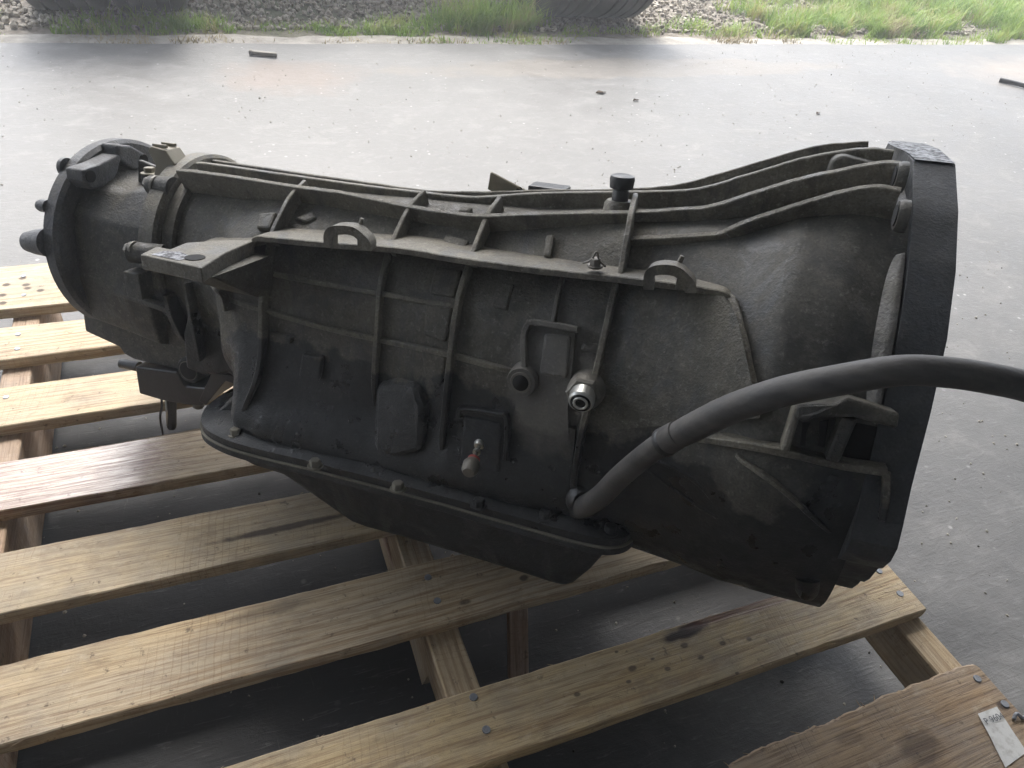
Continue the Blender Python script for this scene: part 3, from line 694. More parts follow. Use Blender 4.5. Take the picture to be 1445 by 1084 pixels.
def polar(sec):
    P = np.array(catmull([(a, b, 0) for a, b in sec], 14))[:, :2]; y = -P[:, 0]; z = P[:, 1] - ZC
    th = np.arctan2(z, y); r = np.hypot(y, z); o = np.argsort(th); return np.interp(TH_A, th[o], r[o])
PT = np.array([polar(s) for _, s in SEC]); PX = np.array([x for x, _ in SEC])
def rad(x, th):
    """skin radius at station x and angle th (0 = towards the photographer, +90 = top); far side narrower"""
    x = min(max(x, PX[0]), PX[-1]); k = min(int(np.searchsorted(PX, x, 'right')) - 1, len(PX) - 2); t = (x - PX[k]) / (PX[k + 1] - PX[k]); t = t * t * (3 - 2 * t) if k in (1, 2) else t
    far = abs(th) > PI / 2
    a = th if not far else (PI - th if th > 0 else -PI - th)
    r = (1 - t) * np.interp(a, TH_A, PT[k]) + t * np.interp(a, TH_A, PT[k + 1])
    if far:
        s = math.sin(min(1, (abs(th) - PI / 2) / .6) * PI / 2); lim = .80 if x < -.2 else .80 + .14 * min(1, (x + .2) / .12)
        r *= 1 - (1 - lim) * s * abs(math.cos(a))
    return r
def F(p, h=0):
    y, z = -p[1], p[2] - ZC; return math.hypot(y, z) - rad(p[0], math.atan2(z, y)) - h
def skin(px, py, h=0):
    """where the line of sight through a measured point of the photograph meets the skin raised by h"""
    o, d = ray(px, py); d = d / np.linalg.norm(d); t = .25; f0 = F(o + d * t, h)
    while t < 2:
        t2 = t + .01; f1 = F(o + d * t2, h)
        if f1 < 0 and -.88 < (o + d * t2)[0] < .02:
            for _ in range(18):
                tm = (t + t2) / 2
                if F(o + d * tm, h) < 0: t2 = tm
                else: t = tm
            return o + d * t2
        t, f0 = t2, f1
    # missed: closest approach
    best = min(np.arange(.3, 1.6, .005), key=lambda t: abs(F(o + d * t, h)))
    return o + d * best
def nrm(p):
    n = np.array([0, p[1], p[2] - ZC]); return n / np.linalg.norm(n)
# --- case and bell skins
def loft(name, xs, mat, parent, nth=120, rel=1.0, cap=(True, True)):
    V = []; Fc = []
    for x in xs:
        for k in range(nth):
            th = -PI + 2 * PI * k / nth; r = rad(x, th) * rel
            r += .0016 * mnoise.noise(Vector((x * 14, math.cos(th) * r * 14, math.sin(th) * r * 14)))
            V.append((x, -r * math.cos(th), ZC + r * math.sin(th)))
    for i in range(len(xs) - 1):
        for k in range(nth): j = (k + 1) % nth; Fc.append((i * nth + k, i * nth + j, (i + 1) * nth + j, (i + 1) * nth + k))
    if cap[0]: Fc.append(tuple(range(nth)))
    if cap[1]: Fc.append(tuple((len(xs) - 1) * nth + k for k in range(nth)))
    return mesh_obj(name, V, Fc, mat, parent, smooth=True, sharp=50)
case = loft('main_case', np.concatenate([np.arange(-.868, -.25, .008), [-.244]]), M_case, tr)
bell = loft('bell_housing', np.concatenate([[-.2445], np.arange(-.238, -.03, .008), [-.024]]), M_bell, tr, cap=(True, False))
# inside of the bell
def bell_in():
    V = []; Fc = []; xs = [-.024, -.02, -.20, -.2]; rr = [1.0, .93, .80, .2]; n = 96
    for x, s in zip(xs, rr):
        for k in range(n): th = -PI + 2 * PI * k / n; r = rad(x, th) * s; V.append((x, -r * math.cos(th), ZC + r * math.sin(th)))
    for i in range(3):
        for k in range(n): Fc.append((i * n + k, i * n + (k + 1) % n, (i + 1) * n + (k + 1) % n, (i + 1) * n + k))
    Fc.append(tuple(3 * n + k for k in range(n)))
    mesh_obj('inner_wall', V, Fc, M_bell, bell, smooth=True, sharp=40)
bell_in()
# --- bell flange: traced outline, near side, then mirrored with small changes
near = [(.11, .206), (.03, .21), (-.055, .208), (-.115, .178), (-.165, .14), (-.203, .095), (-.226, .04), (-.243, -.02), (-.256, -.05), (-.262, -.068), (-.257, -.085), (-.243, -.103), (-.232, -.112), (-.218, -.135), (-.206, -.148), (-.184, -.160), (-.172, -.178), (-.15, -.192), (-.125, -.218), (-.09, -.245), (-.05, -.264), (0, -.272)]
far = [(.05, -.27), (.10, -.262), (.15, -.225), (.19, -.185), (.215, -.13), (.235, -.07), (.235, 0), (.215, .07), (.185, .13), (.15, .175)]
fl_out = near + far
def flange():
    n = len(fl_out); 
    dense = []
    for i in range(n):
        a = np.array(fl_out[i]); b = np.array(fl_out[(i + 1) % n]); k = max(1, int(np.linalg.norm(b - a) / .012))
        for t in np.linspace(0, 1, k, endpoint=False): dense.append(a * (1 - t) + b * t)
    V = []; Fc = []; N = len(dense)
    def ringr(x, s): 
        for p in dense:
            c = np.array([0, ZC]); th = math.atan2(p[1] - ZC, -p[0]); ri = rad(-.02, th)
            q = p if s is None else np.array([-math.cos(th), 0]) * ri * s + np.array([0, ZC + math.sin(th) * ri * s])
            V.append((x, q[0], q[1]))
    ringr(-.031, .985); ringr(-.031, None); ringr(.004, None); ringr(.004, .90); ringr(-.02, .90)
    for r in range(4):
        for k in range(N): Fc.append((r * N + k, r * N + (k + 1) % N, (r + 1) * N + (k + 1) % N, (r + 1) * N + k))
    for k in range(N): Fc.append((4 * N + k, 4 * N + (k + 1) % N, (k + 1) % N, k))
    o = mesh_obj('bell_flange', V, Fc, M_flange, bell, smooth=True, sharp=25)
    b = o.modifiers.new('bevel', 'BEVEL'); b.width = .0022; b.segments = 2; b.limit_method = 'ANGLE'; b.angle_limit = R(40)
    # flaking silver patch on the top of the rim: a thin scale of paint
    V = []; Fc = []; K = 26
    for i in range(K + 1):
        y = .105 - .162 * i / K
        zt = np.interp(-y, [-.11, -.03, .055], [.206, .21, .208]) + .0012
        x0_ = -.030 - .012 * math.sin(PI * min(1, i / K * 1.2)) ** 2; V += [(x0_, y, zt), (.0036, y, zt)]
    for i in range(K): Fc.append((2 * i, 2 * i + 1, 2 * i + 3, 2 * i + 2))
    mesh_obj('flaked_paint', V, Fc, M_speck, bell, smooth=True)
flange()
# fillet strip between bell skin and flange (the paler worn chamfer)
def fillet():
    V = []; Fc = []; ths = np.linspace(R(13), R(50), 60)
    for th in ths:
        fw = math.sin(PI * min(1, max(0, (th - ths[0]) / (ths[-1] - ths[0])))) ** .3 * .62 + .02; r = rad(-.08, th); r2 = rad(-.045, th)
        for x, rr in ((-.033 - .022 * fw, rad(-.033 - .022 * fw, th) + .0006), (-.033 - .012 * fw, r2 + .001 + .004 * fw), (-.0330, r2 + .012 * fw), (-.0330, r2)): V.append((x, -rr * math.cos(th), ZC + rr * math.sin(th)))
    for i in range(len(ths) - 1):
        for k in range(3): Fc.append((4 * i + k, 4 * i + k + 1, 4 * i + 5 + k, 4 * i + 4 + k))
    mesh_obj('worn_fillet', V, Fc, make_cast('worn_cast', (.26, .25, .23), .6, oil=False), bell, smooth=True)
fillet()
# --- ribs
def rib(pts, h, w=.006, depth=.02, mat=M_rib, parent=tr, name='rib', sub=6, fade=(0, 0)):
    """cast rib whose outer edge follows the measured points; h: how proud of the skin it stands"""
    P = [skin(px, py, h) for px, py in pts]
    return rib3(P, w, depth + h, mat, parent, name, sub, fade=fade, fh=h + .003)
def rib3(P, w, depth, mat=M_rib, parent=tr, name='rib', sub=6, direction=None, fade=(0, 0), fh=0):
    P = catmull(P, sub); N = len(P); V = []; Fc = []
    for i in range(N):
        t = P[min(i + 1, N - 1)] - P[max(i - 1, 0)]; t /= np.linalg.norm(t)
        n = nrm(P[i]) if direction is None else np.array(direction, float); n = n - t * (n @ t); n /= np.linalg.norm(n); s = np.cross(t, n)
        u = i / (N - 1); fd = 0
        if fade[0] and u < fade[0]: fd = (1 - u / fade[0]) ** 2
        if fade[1] and u > 1 - fade[1]: fd = ((u - 1 + fade[1]) / fade[1]) ** 2
        j = 1 + .12 * mnoise.noise(Vector((P[i][0] * 60, P[i][1] * 60, P[i][2] * 60)))
        o = n * (.0006 * mnoise.noise(Vector(tuple(P[i] * 90))) - fd * fh)
        ww = w * .5 * j; c = min(.0010, ww * .4)
        for a, b in ((-ww * 1.35, -depth), (-ww, -c), (-ww + c, 0), (ww - c, 0), (ww, -c), (ww * 1.35, -depth)): V.append(P[i] + s * a + n * b + o)
    for i in range(N - 1):
        for k in range(6): Fc.append((i * 6 + k, i * 6 + (k + 1) % 6, i * 6 + 6 + (k + 1) % 6, i * 6 + 6 + k))
    Fc.append(tuple(range(6))); Fc.append(tuple((N - 1) * 6 + k for k in range(6)))
    return mesh_obj(name, V, Fc, mat, parent, smooth=True, sharp=28)
def sil(px, py, y=0.0): return on(px, py, 1, y)
# top ribs running the length of the case (measured on vertical planes y = const)
def yrib(pts, ys, w=.006, depth=.035, **k):
    P = [on(px, py, 1, y) for (px, py), y in zip(pts, np.interp(np.linspace(0, 1, len(pts)), np.linspace(0, 1, len(ys)), ys))]
    return rib3(P, w, depth, **k)
yrib([(290, 224), (420, 243), (520, 257), (600, 268), (680, 270), (760, 268), (880, 266), (960, 259), (1060, 231), (1150, 206), (1225, 199)], [.01, .01, .02, .03], .007)
yrib([(278, 229), (300, 231), (420, 248), (520, 262), (590, 270), (655, 277), (700, 276), (760, 272), (880, 270), (960, 268), (1000, 262), (1061, 244), (1128, 224), (1195, 211), (1229, 209), (1262, 212)], [-.03, -.03, -.035, -.045], .006)
yrib([(250, 239), (270, 241), (330, 249), (420, 263), (480, 271), (570, 289), (640, 300), (690, 303), (790, 300), (900, 298), (960, 294), (1000, 291), (1061, 272), (1128, 252), (1195, 237), (1245, 228), (1270, 229)], [-.07, -.072, -.085, -.085, -.09, -.10], .0065, .03)
yrib([(888, 336), (950, 333), (1010, 329), (1027, 323), (1061, 309), (1128, 287), (1195, 268), (1239, 262), (1272, 267)], [-.112, -.118, -.13], .006, .03)
# the ledge: a shelf standing out of the side
LED = [(262, 352), (345, 345), (360, 335), (382, 336), (470, 344), (560, 351), (660, 367), (760, 380), (880, 393), (960, 403), (1015, 412), (1030, 420)]
led_y = np.interp([q[0] for q in LED], [262, 360, 660, 880, 1030], [-.165, -.15, -.152, -.160, -.172])
rib3([on(px, py + 3, 1, y) for (px, py), y in zip(LED, led_y)], .0065, .075, direction=(0, -1, .05), name='ledge', sub=5)
rib([(1026, 416), (1035, 426), (1043, 455), (1050, 485), (1056, 515), (1064, 550), (1068, 580)], .008, .008)
# cross ribs
rib([(430, 254), (410, 274), (397, 297), (385, 322), (381, 337)], .018, .0055)
rib([(379, 342), (370, 395), (367, 430), (366, 500), (360, 535), (350, 562), (336, 592)], .011, .006, fade=(0, .2))
rib([(598, 268), (585, 281), (574, 296), (561, 322), (550, 349)], .018, .0055)
rib([(546, 358), (535, 405), (531, 460), (527, 520), (524, 590)], .009, .0055, fade=(0, .25))
rib([(705, 277), (694, 292), (685, 308), (674, 335), (664, 363)], .018, .0055)
rib([(660, 374), (646, 420), (638, 470), (630, 540), (624, 600), (617, 650)], .011, .006, fade=(0, .2))
rib([(897, 272), (891, 297), (886, 325), (880, 357), (875, 388)], .020, .0055)
rib([(868, 399), (855, 460), (846, 500), (832, 560), (820, 610), (811, 660), (804, 704)], .013, .006, fade=(0, .15))
rib([(793, 391), (786, 420), (779, 455)], .009, .004)
# long faint ribs on the lower side
rib([(290, 377), (340, 380), (385, 387), (455, 400), (529, 413), (590, 424), (650, 434)], .0055, .006, fade=(.05, .3))
rib([(310, 420), (385, 443), (455, 463), (527, 479), (580, 490), (634, 502), (700, 520), (728, 528)], .0045, .006, fade=(.05, .2))
# raised pads and recess walls on the case side
def pad(pts, h, mat=M_case, name='raised_pad', parent=tr, bev=.003, depth=.03):
    top = [skin(px, py, h) for px, py in pts]; n = len(top)
    bot = [p - nrm(p) * (depth + h) for p in top]
    V = top + bot; Fc = [tuple(range(n)), tuple(range(2 * n - 1, n - 1, -1))] + [(i, (i + 1) % n, n + (i + 1) % n, n + i) for i in range(n)]
    o = mesh_obj(name, V, Fc, mat, parent)
    b = o.modifiers.new('bevel', 'BEVEL'); b.width = bev; b.segments = 2; b.limit_method = 'ANGLE'; b.angle_limit = R(35)
    return o
pad([(613, 375), (652, 380), (640, 420), (604, 414)], .004)
pad([(600, 428), (638, 434), (628, 484), (596, 474)], .004)
pad([(593, 492), (630, 502), (622, 548), (598, 532)], .004)
pad([(628, 330), (662, 338), (655, 352), (622, 348)], .006)
pad([(770, 330), (783, 330), (777, 362), (766, 360)], .008)
pad([(364, 300), (390, 298), (380, 322), (360, 322)], .008)
pad([(441, 296), (446, 307), (430, 314), (412, 308)], .003)
pad([(650, 288), (668, 291), (662, 299), (645, 298)], .012)
rib([(739, 518), (738, 480), (742, 462), (752, 455), (780, 459), (814, 465)], .014, .006)
pad([(768, 470), (806, 474), (800, 535), (760, 530)], .010)
pad([(822, 482), (850, 487), (846, 500), (818, 495)], .004); pad([(700, 395), (726, 400), (716, 440), (692, 432)], .003)
pad([(528, 548), (556, 540), (588, 548), (600, 575), (596, 640), (556, 650), (524, 638)], .011, name='accumulator_boss', bev=.008)
pad([(380, 470), (412, 476), (410, 488), (378, 482)], .006)
pad([(425, 500), (455, 505), (450, 540), (420, 532)], .006)
pad([(655, 588), (706, 600), (704, 668), (648, 655)], .003, M_pan, 'sensor_plate', bev=.002)
rib([(645, 590), (652, 580), (700, 586), (714, 594), (712, 650)], .006, .005)
# broad raised panel with a sloping edge, right of the last cross rib
def panel(L_, R_, h0, h1, nu, mat, name):
    L_ = [p[:2] for p in catmull([(a, b, 0) for a, b in L_], 4)]; R_ = [p[:2] for p in catmull([(a, b, 0) for a, b in R_], 4)]
    n = max(len(L_), len(R_)); li = lambda P, t: np.array([np.interp(t * (len(P) - 1), range(len(P)), [q[k] for q in P]) for k in (0, 1)])
    V = []; Fc = []; M_ = nu + 3
    for i in range(n):
        a, b = li(L_, i / (n - 1)), li(R_, i / (n - 1)); row = []
        for j in range(nu + 1): q = a + (b - a) * j / nu; row.append(skin(q[0], q[1], h0 + (h1 - h0) * j / nu))
        e = row[-1] - nrm(row[-1]) * (h1 + .012); s0 = row[0] - nrm(row[0]) * (h0 + .012)
        V += [s0] + row + [e]
    for i in range(n - 1):
        for j in range(M_ - 1): Fc.append((i * M_ + j, i * M_ + j + 1, (i + 1) * M_ + j + 1, (i + 1) * M_ + j))
    Fc += [tuple(range(M_)), tuple((n - 1) * M_ + j for j in range(M_))]
    return mesh_obj(name, V, Fc, mat, tr, smooth=True, sharp=35)
panel([(878, 400), (862, 450), (850, 500), (838, 560), (826, 610)], [(1022, 418), (1040, 450), (1052, 500), (1063, 550), (1072, 590)], .002, .013, 14, M_case, 'raised_panel')
panel([(745, 455), (737, 490), (733, 540), (727, 575), (722, 603)], [(812, 463), (808, 510), (803, 555), (801, 590), (804, 622)], .006, .006, 8, M_case, 'raised_panel')
panel([(783, 600), (786, 625), (790, 648)], [(812, 606), (810, 630), (806, 662)], .005, .005, 3, M_case, 'raised_panel')
# ports
def boss(px, py, h, r0, r1, hole, mat, name, n=28, hexn=False, prof=None):
    p = skin(px, py, h); d = nrm(p); d = d + np.array([0, -.5, .1]); d /= np.linalg.norm(d)
    o = MB().cyl(p - d * .05, p, r0, r1, n=6 if hexn else n, prof=prof or [(0, r0), (.94, r1), (1, r1 * .93)]).build(name, mat, tr, smooth=True, sharp=40)
    hm = MB().cyl(p - d * .0, p + d * .0006, hole, n=n, prof=[(0, hole), (1, hole * .96)]).build('bore', M_hole, o, smooth=True, sharp=40)
    return p, d, o
p, d, o = boss(735, 540, .016, .020, .0155, .0088, M_case, 'port_boss')
MB().cyl(p - d * .001, p + d * .0014, .0105, n=28, prof=[(0, .0115), (1, .0105)]).build('seat_ring', M_steel, o, smooth=True, sharp=40)
MB().cyl(p + d * .0012, p + d * .0018, .0082, n=28).build('bore', M_hole, o, smooth=True)
p, d, o = boss(823, 557, .020, .022, .018, .009, M_steel, 'cooler_line_fitting', prof=[(0, .021), (.9, .0175), (1, .015)])
d2 = d + np.array([.05, 0, -.35]); d2 /= np.linalg.norm(d2)
MB().cyl(p - d * .004, p + d * .003, .0165, n=6, prof=[(0, .0175), (.7, .0175), (1, .015)]).build('hex_collar', M_steel, o, smooth=True, sharp=30)
MB().cyl(p, p + d2 * .013, .0125, n=28, prof=[(0, .0125), (.85, .0122), (1, .0105)]).build('union_sleeve', M_bright, o, smooth=True, sharp=30)
MB().cyl(p + d2 * .0128, p + d2 * .0134, .0098, n=28).build('bore', M_hole, o, smooth=True)
e = p + d2 * .0134; a_ = np.cross(d2, [0, 0, 1.]); a_ /= np.linalg.norm(a_); b_ = np.cross(d2, a_)
MB().tube([e + .0062 * (math.cos(t) * a_ + math.sin(t) * b_) for t in np.linspace(0, 2 * PI, 13)], .0013, n=8, sub=3).build('union_lip', M_bright, o, smooth=True)
# manual shaft with its silver stem and red seal
p = skin(677, 627, .004); q = on(664, 660, 1, p[1] - .035); dv = (q - p) / np.linalg.norm(q - p); L = np.linalg.norm(q - p)
sh = MB().cyl(p - dv * .004, p + dv * .004, .0052, n=18, prof=[(0, .0062), (.6, .0062), (1, .0050)]).build('selector_stem', M_bright, tr, smooth=True, sharp=30)
MB().cyl(p + dv * .002, p + dv * L * .6, .0024, n=14).build('stem_rod', M_steel, sh, smooth=True, sharp=40)
MB().cyl(p + dv * L * .30, p + dv * L * .38, .0042, n=16).build('washer', M_bright, sh, smooth=True, sharp=40)
MB().cyl(p + dv * L * .60, p + dv * L * .74, .0062, n=18, prof=[(0, .0045), (.3, .0066), (1, .0066)]).build('seal', M_red, sh, smooth=True, sharp=40)
MB().cyl(p + dv * L * .74, p + dv * (L + .008), .0092, n=22, prof=[(0, .007), (.25, .0092), (.75, .0088), (1, .0062)]).build('shaft_knob', M_steel, sh, smooth=True, sharp=40)
# lug hoops on the ledge
def hoop(cx, cy, w, hgt, yy):
    base = [on(cx - w / 2, cy, 1, yy), on(cx - w / 2 + 2, cy - hgt * .78, 1, yy), on(cx - w * .22, cy - hgt, 1, yy), on(cx + w * .15, cy - hgt * .93, 1, yy), on(cx + w * .40, cy - hgt * .55, 1, yy), on(cx + w / 2, cy - hgt * .25, 1, yy), on(cx + w / 2, cy + 4, 1, yy)]
    o = rib3(base, .007, .016, direction=(0, 1, .1), name='cable_lug', sub=6)
    t = on(cx + w * .12, cy - hgt * 1.02, 1, yy); MB().cyl(t - [0, 0, .006], t + [.004, 0, .007], .0032, .0022, n=10).build('lug_tip', M_rib, o, smooth=True)
    q = on(cx + w * .28, cy - hgt * .1, 1, yy - .001); MB().box(q, (.012, .014, .012)).build('lug_foot', M_rib, o, bevel=.002)
hoop(500, 344, 54, 26, -.158); hoop(948, 402, 58, 30, -.166)
# small stud on the ledge
p = on(840, 374, 1, -.150); o = MB().hexbolt(p + [0, 0, -.002], (0, -.1, 1), .0055, .009, .0075).build('ledge_bolt', M_steel, tr, bevel=.0006)
MB().tube([p + [-.012, 0, 0], p + [-.004, -.002, .005], p + [0, -.001, .013], p + [.004, -.002, .005], p + [.010, 0, 0]], .0011, n=6).build('wire_tie', M_steel, o, smooth=True)
# round headed plug on the crest
p = on(874, 288, 1, -.055)
o = MB().cyl(p - [0, 0, .03], p + [0, 0, .004], .017, n=26, prof=[(0, .019), (.9, .0155), (1, .013)]).build('crest_boss', M_rib, tr, smooth=True, sharp=40)
s = MB().cyl(p, p + [0, 0, .030], .009, n=18, prof=[(0, .0085), (.45, .0085), (.5, .0075), (.55, .012), (.85, .013), (.95, .012), (1, .008)]).build('vent_cap', M_black, o, smooth=True, sharp=40)
# dipstick bracket and rubble peeping over the crest
p = on(716, 268, 1, .03); o = MB().box((0, 0, 0), (.05, .004, .03), Matrix.Translation(p) @ Matrix.Rotation(.35, 4, 'Y') @ Matrix.Rotation(.6, 4, 'X')).build('tab_bracket', M_plug, tr, bevel=.0015)
q = p + np.array([.018, -.004, .002]); MB().cyl(q + [0, -.003, 0], q + [0, -.006, .001], .004, n=14).build('tab_hole', M_hole, o)
p = on(775, 270, 1, .035); MB().box(p, (.045, .03, .014)).cyl(p + [.03, 0, 0], p + [.055, 0, .0], .007, n=10).build('crest_clip', M_black, tr, bevel=.004)
p = on(1215, 236, 1, -.045); MB().prism([(p[0] - .032, p[2] - .03), (p[0] - .028, p[2] + .006), (p[0] - .02, p[2] + .011), (p[0] + .03, p[2] + .004), (p[0] + .035, p[2] - .03)], p[1] - .016, p[1] + .016, 1).build('bell_boss', M_bell, tr, bevel=.004)
# rear mount plate
zt = .065
out = [on(*q, 2, zt) for q in ((197, 359), (221, 347), (240, 351), (262, 342), (330, 338), (359, 339), (319, 356), (284, 378))]
mb = MB(); n = len(out); mb.add([(*p[:2], zt) for p in out] + [(*p[:2], zt - .016) for p in out], [tuple(range(n)), tuple(range(2 * n - 1, n - 1, -1))] + [(i, (i + 1) % n, n + (i + 1) % n, n + i) for i in range(n)])
plate = mb.build('mount_plate', M_rib, tr, bevel=.002)
p = on(275, 364, 2, zt); MB().cyl((p[0], p[1], zt - .001), (p[0], p[1], zt + .0008), .010, n=24).build('bolt_hole', M_hole, plate)
p = on(232, 357, 2, zt); mesh_obj('worn_patch', [(p[0] - .006, p[1] - .012, zt + .0006), (p[0] + .03, p[1] - .014, zt + .0006), (p[0] + .034, p[1] + .001, zt + .0006), (p[0] + .012, p[1] + .009, zt + .0006), (p[0] - .004, p[1] + .004, zt + .0006)], [(0, 1, 2, 3, 4)], M_speck, plate)
# gusset below the plate
g = [on(290, 393, 0, -.665), on(245, 385, 0, -.735)]
V = [(-.735, -.232, .05), (-.66, -.238, .05), (-.655, -.15, .05), (-.735, -.14, .05), (-.728, -.150, .0), (-.665, -.165, .005), (-.66, -.13, 0), (-.735, -.12, 0)]
mesh_obj('plate_gusset', V, [(0, 1, 2, 3), (4, 5, 6, 7), (0, 1, 5, 4), (1, 2, 6, 5), (2, 3, 7, 6), (3, 0, 4, 7)], M_case, plate)
rib([(289, 392), (300, 406), (310, 420), (316, 440)], .012, .005)
# --- rear ring and tail housing
def ringpart(name, x0, x1, r, c, mat, parent, prof=None, n=72, sq=(1, 1)):
    V = []; Fc = []; prof = prof or [(0, r - .004), (.12, r), (.88, r), (1, r - .004)]
    for t, rr in prof:
        for k in range(n): th = 2 * PI * k / n; V.append((x0 + (x1 - x0) * t, c[0] - rr * math.cos(th) * sq[0], c[1] + rr * math.sin(th) * sq[1]))
    for i in range(len(prof) - 1):
        for k in range(n): Fc.append((i * n + k, i * n + (k + 1) % n, (i + 1) * n + (k + 1) % n, (i + 1) * n + k))
    Fc.append(tuple(range(n))); Fc.append(tuple((len(prof) - 1) * n + k for k in range(n)))
    return mesh_obj(name, V, Fc, mat, parent, smooth=True, sharp=35)
ringpart('rear_case_flange', -.872, -.845, .118, (0, 0), M_rib, tr)
ringpart('rear_case_step', -.845, -.825, .108, (0, 0), M_case, tr)
tail = ringpart('tail_housing', -.990, -.872, .1, (0, 0), M_tail, tr, prof=[(0, .085), (.25, .075), (.5, .078), (.8, .092), (1, .105)])
disc = ringpart('transfer_case_flange', -1.008, -.985, .131, (.0, -.008), M_disc, tr, prof=[(0, .120), (.15, .131), (.8, .131), (1, .126)])
# thickened tail body: faceted shell between disc and ring, flat shoulder facing up
V = []; Fc = []
sh = [(-.985, [(.07, .075), (.0, .098), (-.045, .090), (-.075, .072), (-.097, .042), (-.107, -.04), (-.098, -.10), (-.03, -.13), (.06, -.12), (.10, -.05)]),
      (-.93, [(.065, .05), (.0, .07), (-.04, .074), (-.066, .070), (-.097, .040), (-.110, -.045), (-.098, -.108), (-.03, -.145), (.06, -.13), (.09, -.05)]),
      (-.873, [(.07, .075), (.0, .095), (-.035, .094), (-.062, .084), (-.098, .038), (-.112, -.05), (-.10, -.118), (-.03, -.148), (.06, -.13), (.09, -.05)])]
for x, s_ in sh:
    for y, z in s_: V.append((x, y, z))
for i in range(2):
    for k in range(10): Fc.append((i * 10 + k, i * 10 + (k + 1) % 10, (i + 1) * 10 + (k + 1) % 10, (i + 1) * 10 + k))
Fc += [tuple(range(10)), tuple(20 + k for k in range(10))]
tb = mesh_obj('tail_shell', V, Fc, M_tail, tail); b = tb.modifiers.new('bevel', 'BEVEL'); b.width = .004; b.segments = 3; b.limit_method = 'ANGLE'; b.angle_limit = R(12)
for p_ in tb.data.polygons: p_.use_smooth = True
# upper lobes of the disc with bolt holes (two ears standing behind its rim)
def ear(pts, x0, hole=None, mat=M_disc, th=.014):
    P = [on(px, py, 0, x0) for px, py in pts]; mb = MB(); n = len(P)
    mb.add([(x0, p[1], p[2]) for p in P] + [(x0 - th, p[1], p[2]) for p in P], [tuple(range(n)), tuple(range(2 * n - 1, n - 1, -1))] + [(i, (i + 1) % n, n + (i + 1) % n, n + i) for i in range(n)])
    o = mb.build('flange_ear', mat, disc, bevel=.004)
    if hole:
        h = on(*hole, 0, x0 + .0005); MB().cyl(h - [.002, 0, 0], h + [.0006, 0, 0], .0075, n=20).build('bolt_hole', M_hole, o)
ear([(116, 240), (140, 232), (168, 218), (172, 222), (166, 245), (156, 262), (130, 268), (118, 256)], -.960, (128, 249), th=.028)
ear([(166, 204), (186, 206), (204, 216), (212, 230), (206, 240), (190, 240), (168, 226)], -.960, (203, 226), th=.030)
# web from disc to ring along the top
rib3([on(198, 226, 1, -.02), on(215, 232, 1, -.02), on(235, 240, 1, -.02)], .006, .03, M_tail, tail, 'rib', direction=(0, 0, 1))
rib3([on(110, 395, 1, -.10), on(160, 413, 1, -.11), on(215, 432, 1, -.118), on(240, 440, 1, -.118)], .007, .03, M_tail, tail, 'rib', direction=(0, -1, 0))
rib3([on(259, 400, 1, -.125), on(266, 440, 1, -.13), on(276, 488, 1, -.13), on(280, 510, 1, -.125)], .005, .03, M_case, tr, 'rib', direction=(0, -1, 0))
rib3([on(232, 418, 1, -.122), on(240, 450, 1, -.12), on(256, 480, 1, -.115), on(276, 492, 1, -.11)], .008, .02, M_case, tr, 'rib', direction=(0, -1, -.2))
# output shaft stub and dowels left of the disc
for (px, py, r_, L_) in ((66, 342, .016, .036), (64, 291, .008, .010), (92, 236, .012, .004)):
    q = on(px, py, 0, -1.008); MB().cyl(q + [-L_, .0, -.004 if r_ > .015 else 0], q + [.004, 0, 0], r_, n=24, prof=[(0, r_ * .55), (.12, r_ * .8), (.5, r_), (1, r_ * 1.15)] if r_ > .015 else [(0, r_ * .8), (.3, r_), (1, r_)]).build('output_shaft' if r_ > .015 else 'dowel', M_disc, disc, smooth=True, sharp=40)
# ring bolts and lugs
def tb_bolt(px, py, y, d, r, h, nm='flange_bolt', mat=M_steel):
    p = on(px, py, 1, y); MB().hexbolt(p, d, r, h, r * 1.35).build(nm, mat, tr, bevel=.0007)
tb_bolt(222, 262, -.07, (-1, -.1, .1), .009, .016); tb_bolt(192, 353, -.125, (-1, 0, 0), .008, .014)
p = on(217, 262, 1, -.068); MB().cyl(p + [-.004, 0, 0], p + [.03, 0, 0], .014, n=20, prof=[(0, .012), (1, .014)]).build('bolt_lug', M_tail, tr, smooth=True, sharp=40)
p = on(196, 358, 1, -.125); MB().cyl(p + [-.012, 0, 0], p + [.03, .01, 0], .013, n=20).build('bolt_lug', M_tail, tr, smooth=True, sharp=40)
p = on(200, 388, 1, -.130); MB().box(p + [-.006, 0, -.012], (.024, .022, .034)).build('cast_lug', M_tail, tr, bevel=.002)
# speed sensor with its bolt and pale connector
p = on(212, 246, 1, -.035); o = MB().cyl(p + [0, 0, -.035], p + [0, 0, .0], .012, n=20, prof=[(0, .014), (1, .011)]).build('sensor_boss', M_tail, tr, smooth=True, sharp=40)
MB().hexbolt(p, (0, 0, 1), .0075, .009, .0115).build('sensor_bolt', M_plug, o, bevel=.0006)
MB().box(p + [.02, .0, -.001], (.045, .02, .008)).build('sensor_arm', M_plug, o, bevel=.002)
q = on(240, 236, 1, -.03)
cn = MB().prism([(q[0] - .016, q[2] - .012), (q[0] - .010, q[2] + .004), (q[0] - .019, q[2] + .020), (q[0] - .014, q[2] + .026), (q[0] + .008, q[2] + .024), (q[0] + .020, q[2] + .008), (q[0] + .016, q[2] - .010)], q[1] - .014, q[1] + .014, 1).build('speed_sensor', M_plug, tr, bevel=.0015)
for s_ in (-1, 1): MB().box(q + [-.004, s_ * .008, .027], (.022, .003, .004)).build('connector_rail', M_plug, cn, bevel=.0006)
MB().cyl(q + [-.004, 0, .026], q + [-.004, 0, .0275], .0022, n=10).build('latch_hole', M_hole, cn)
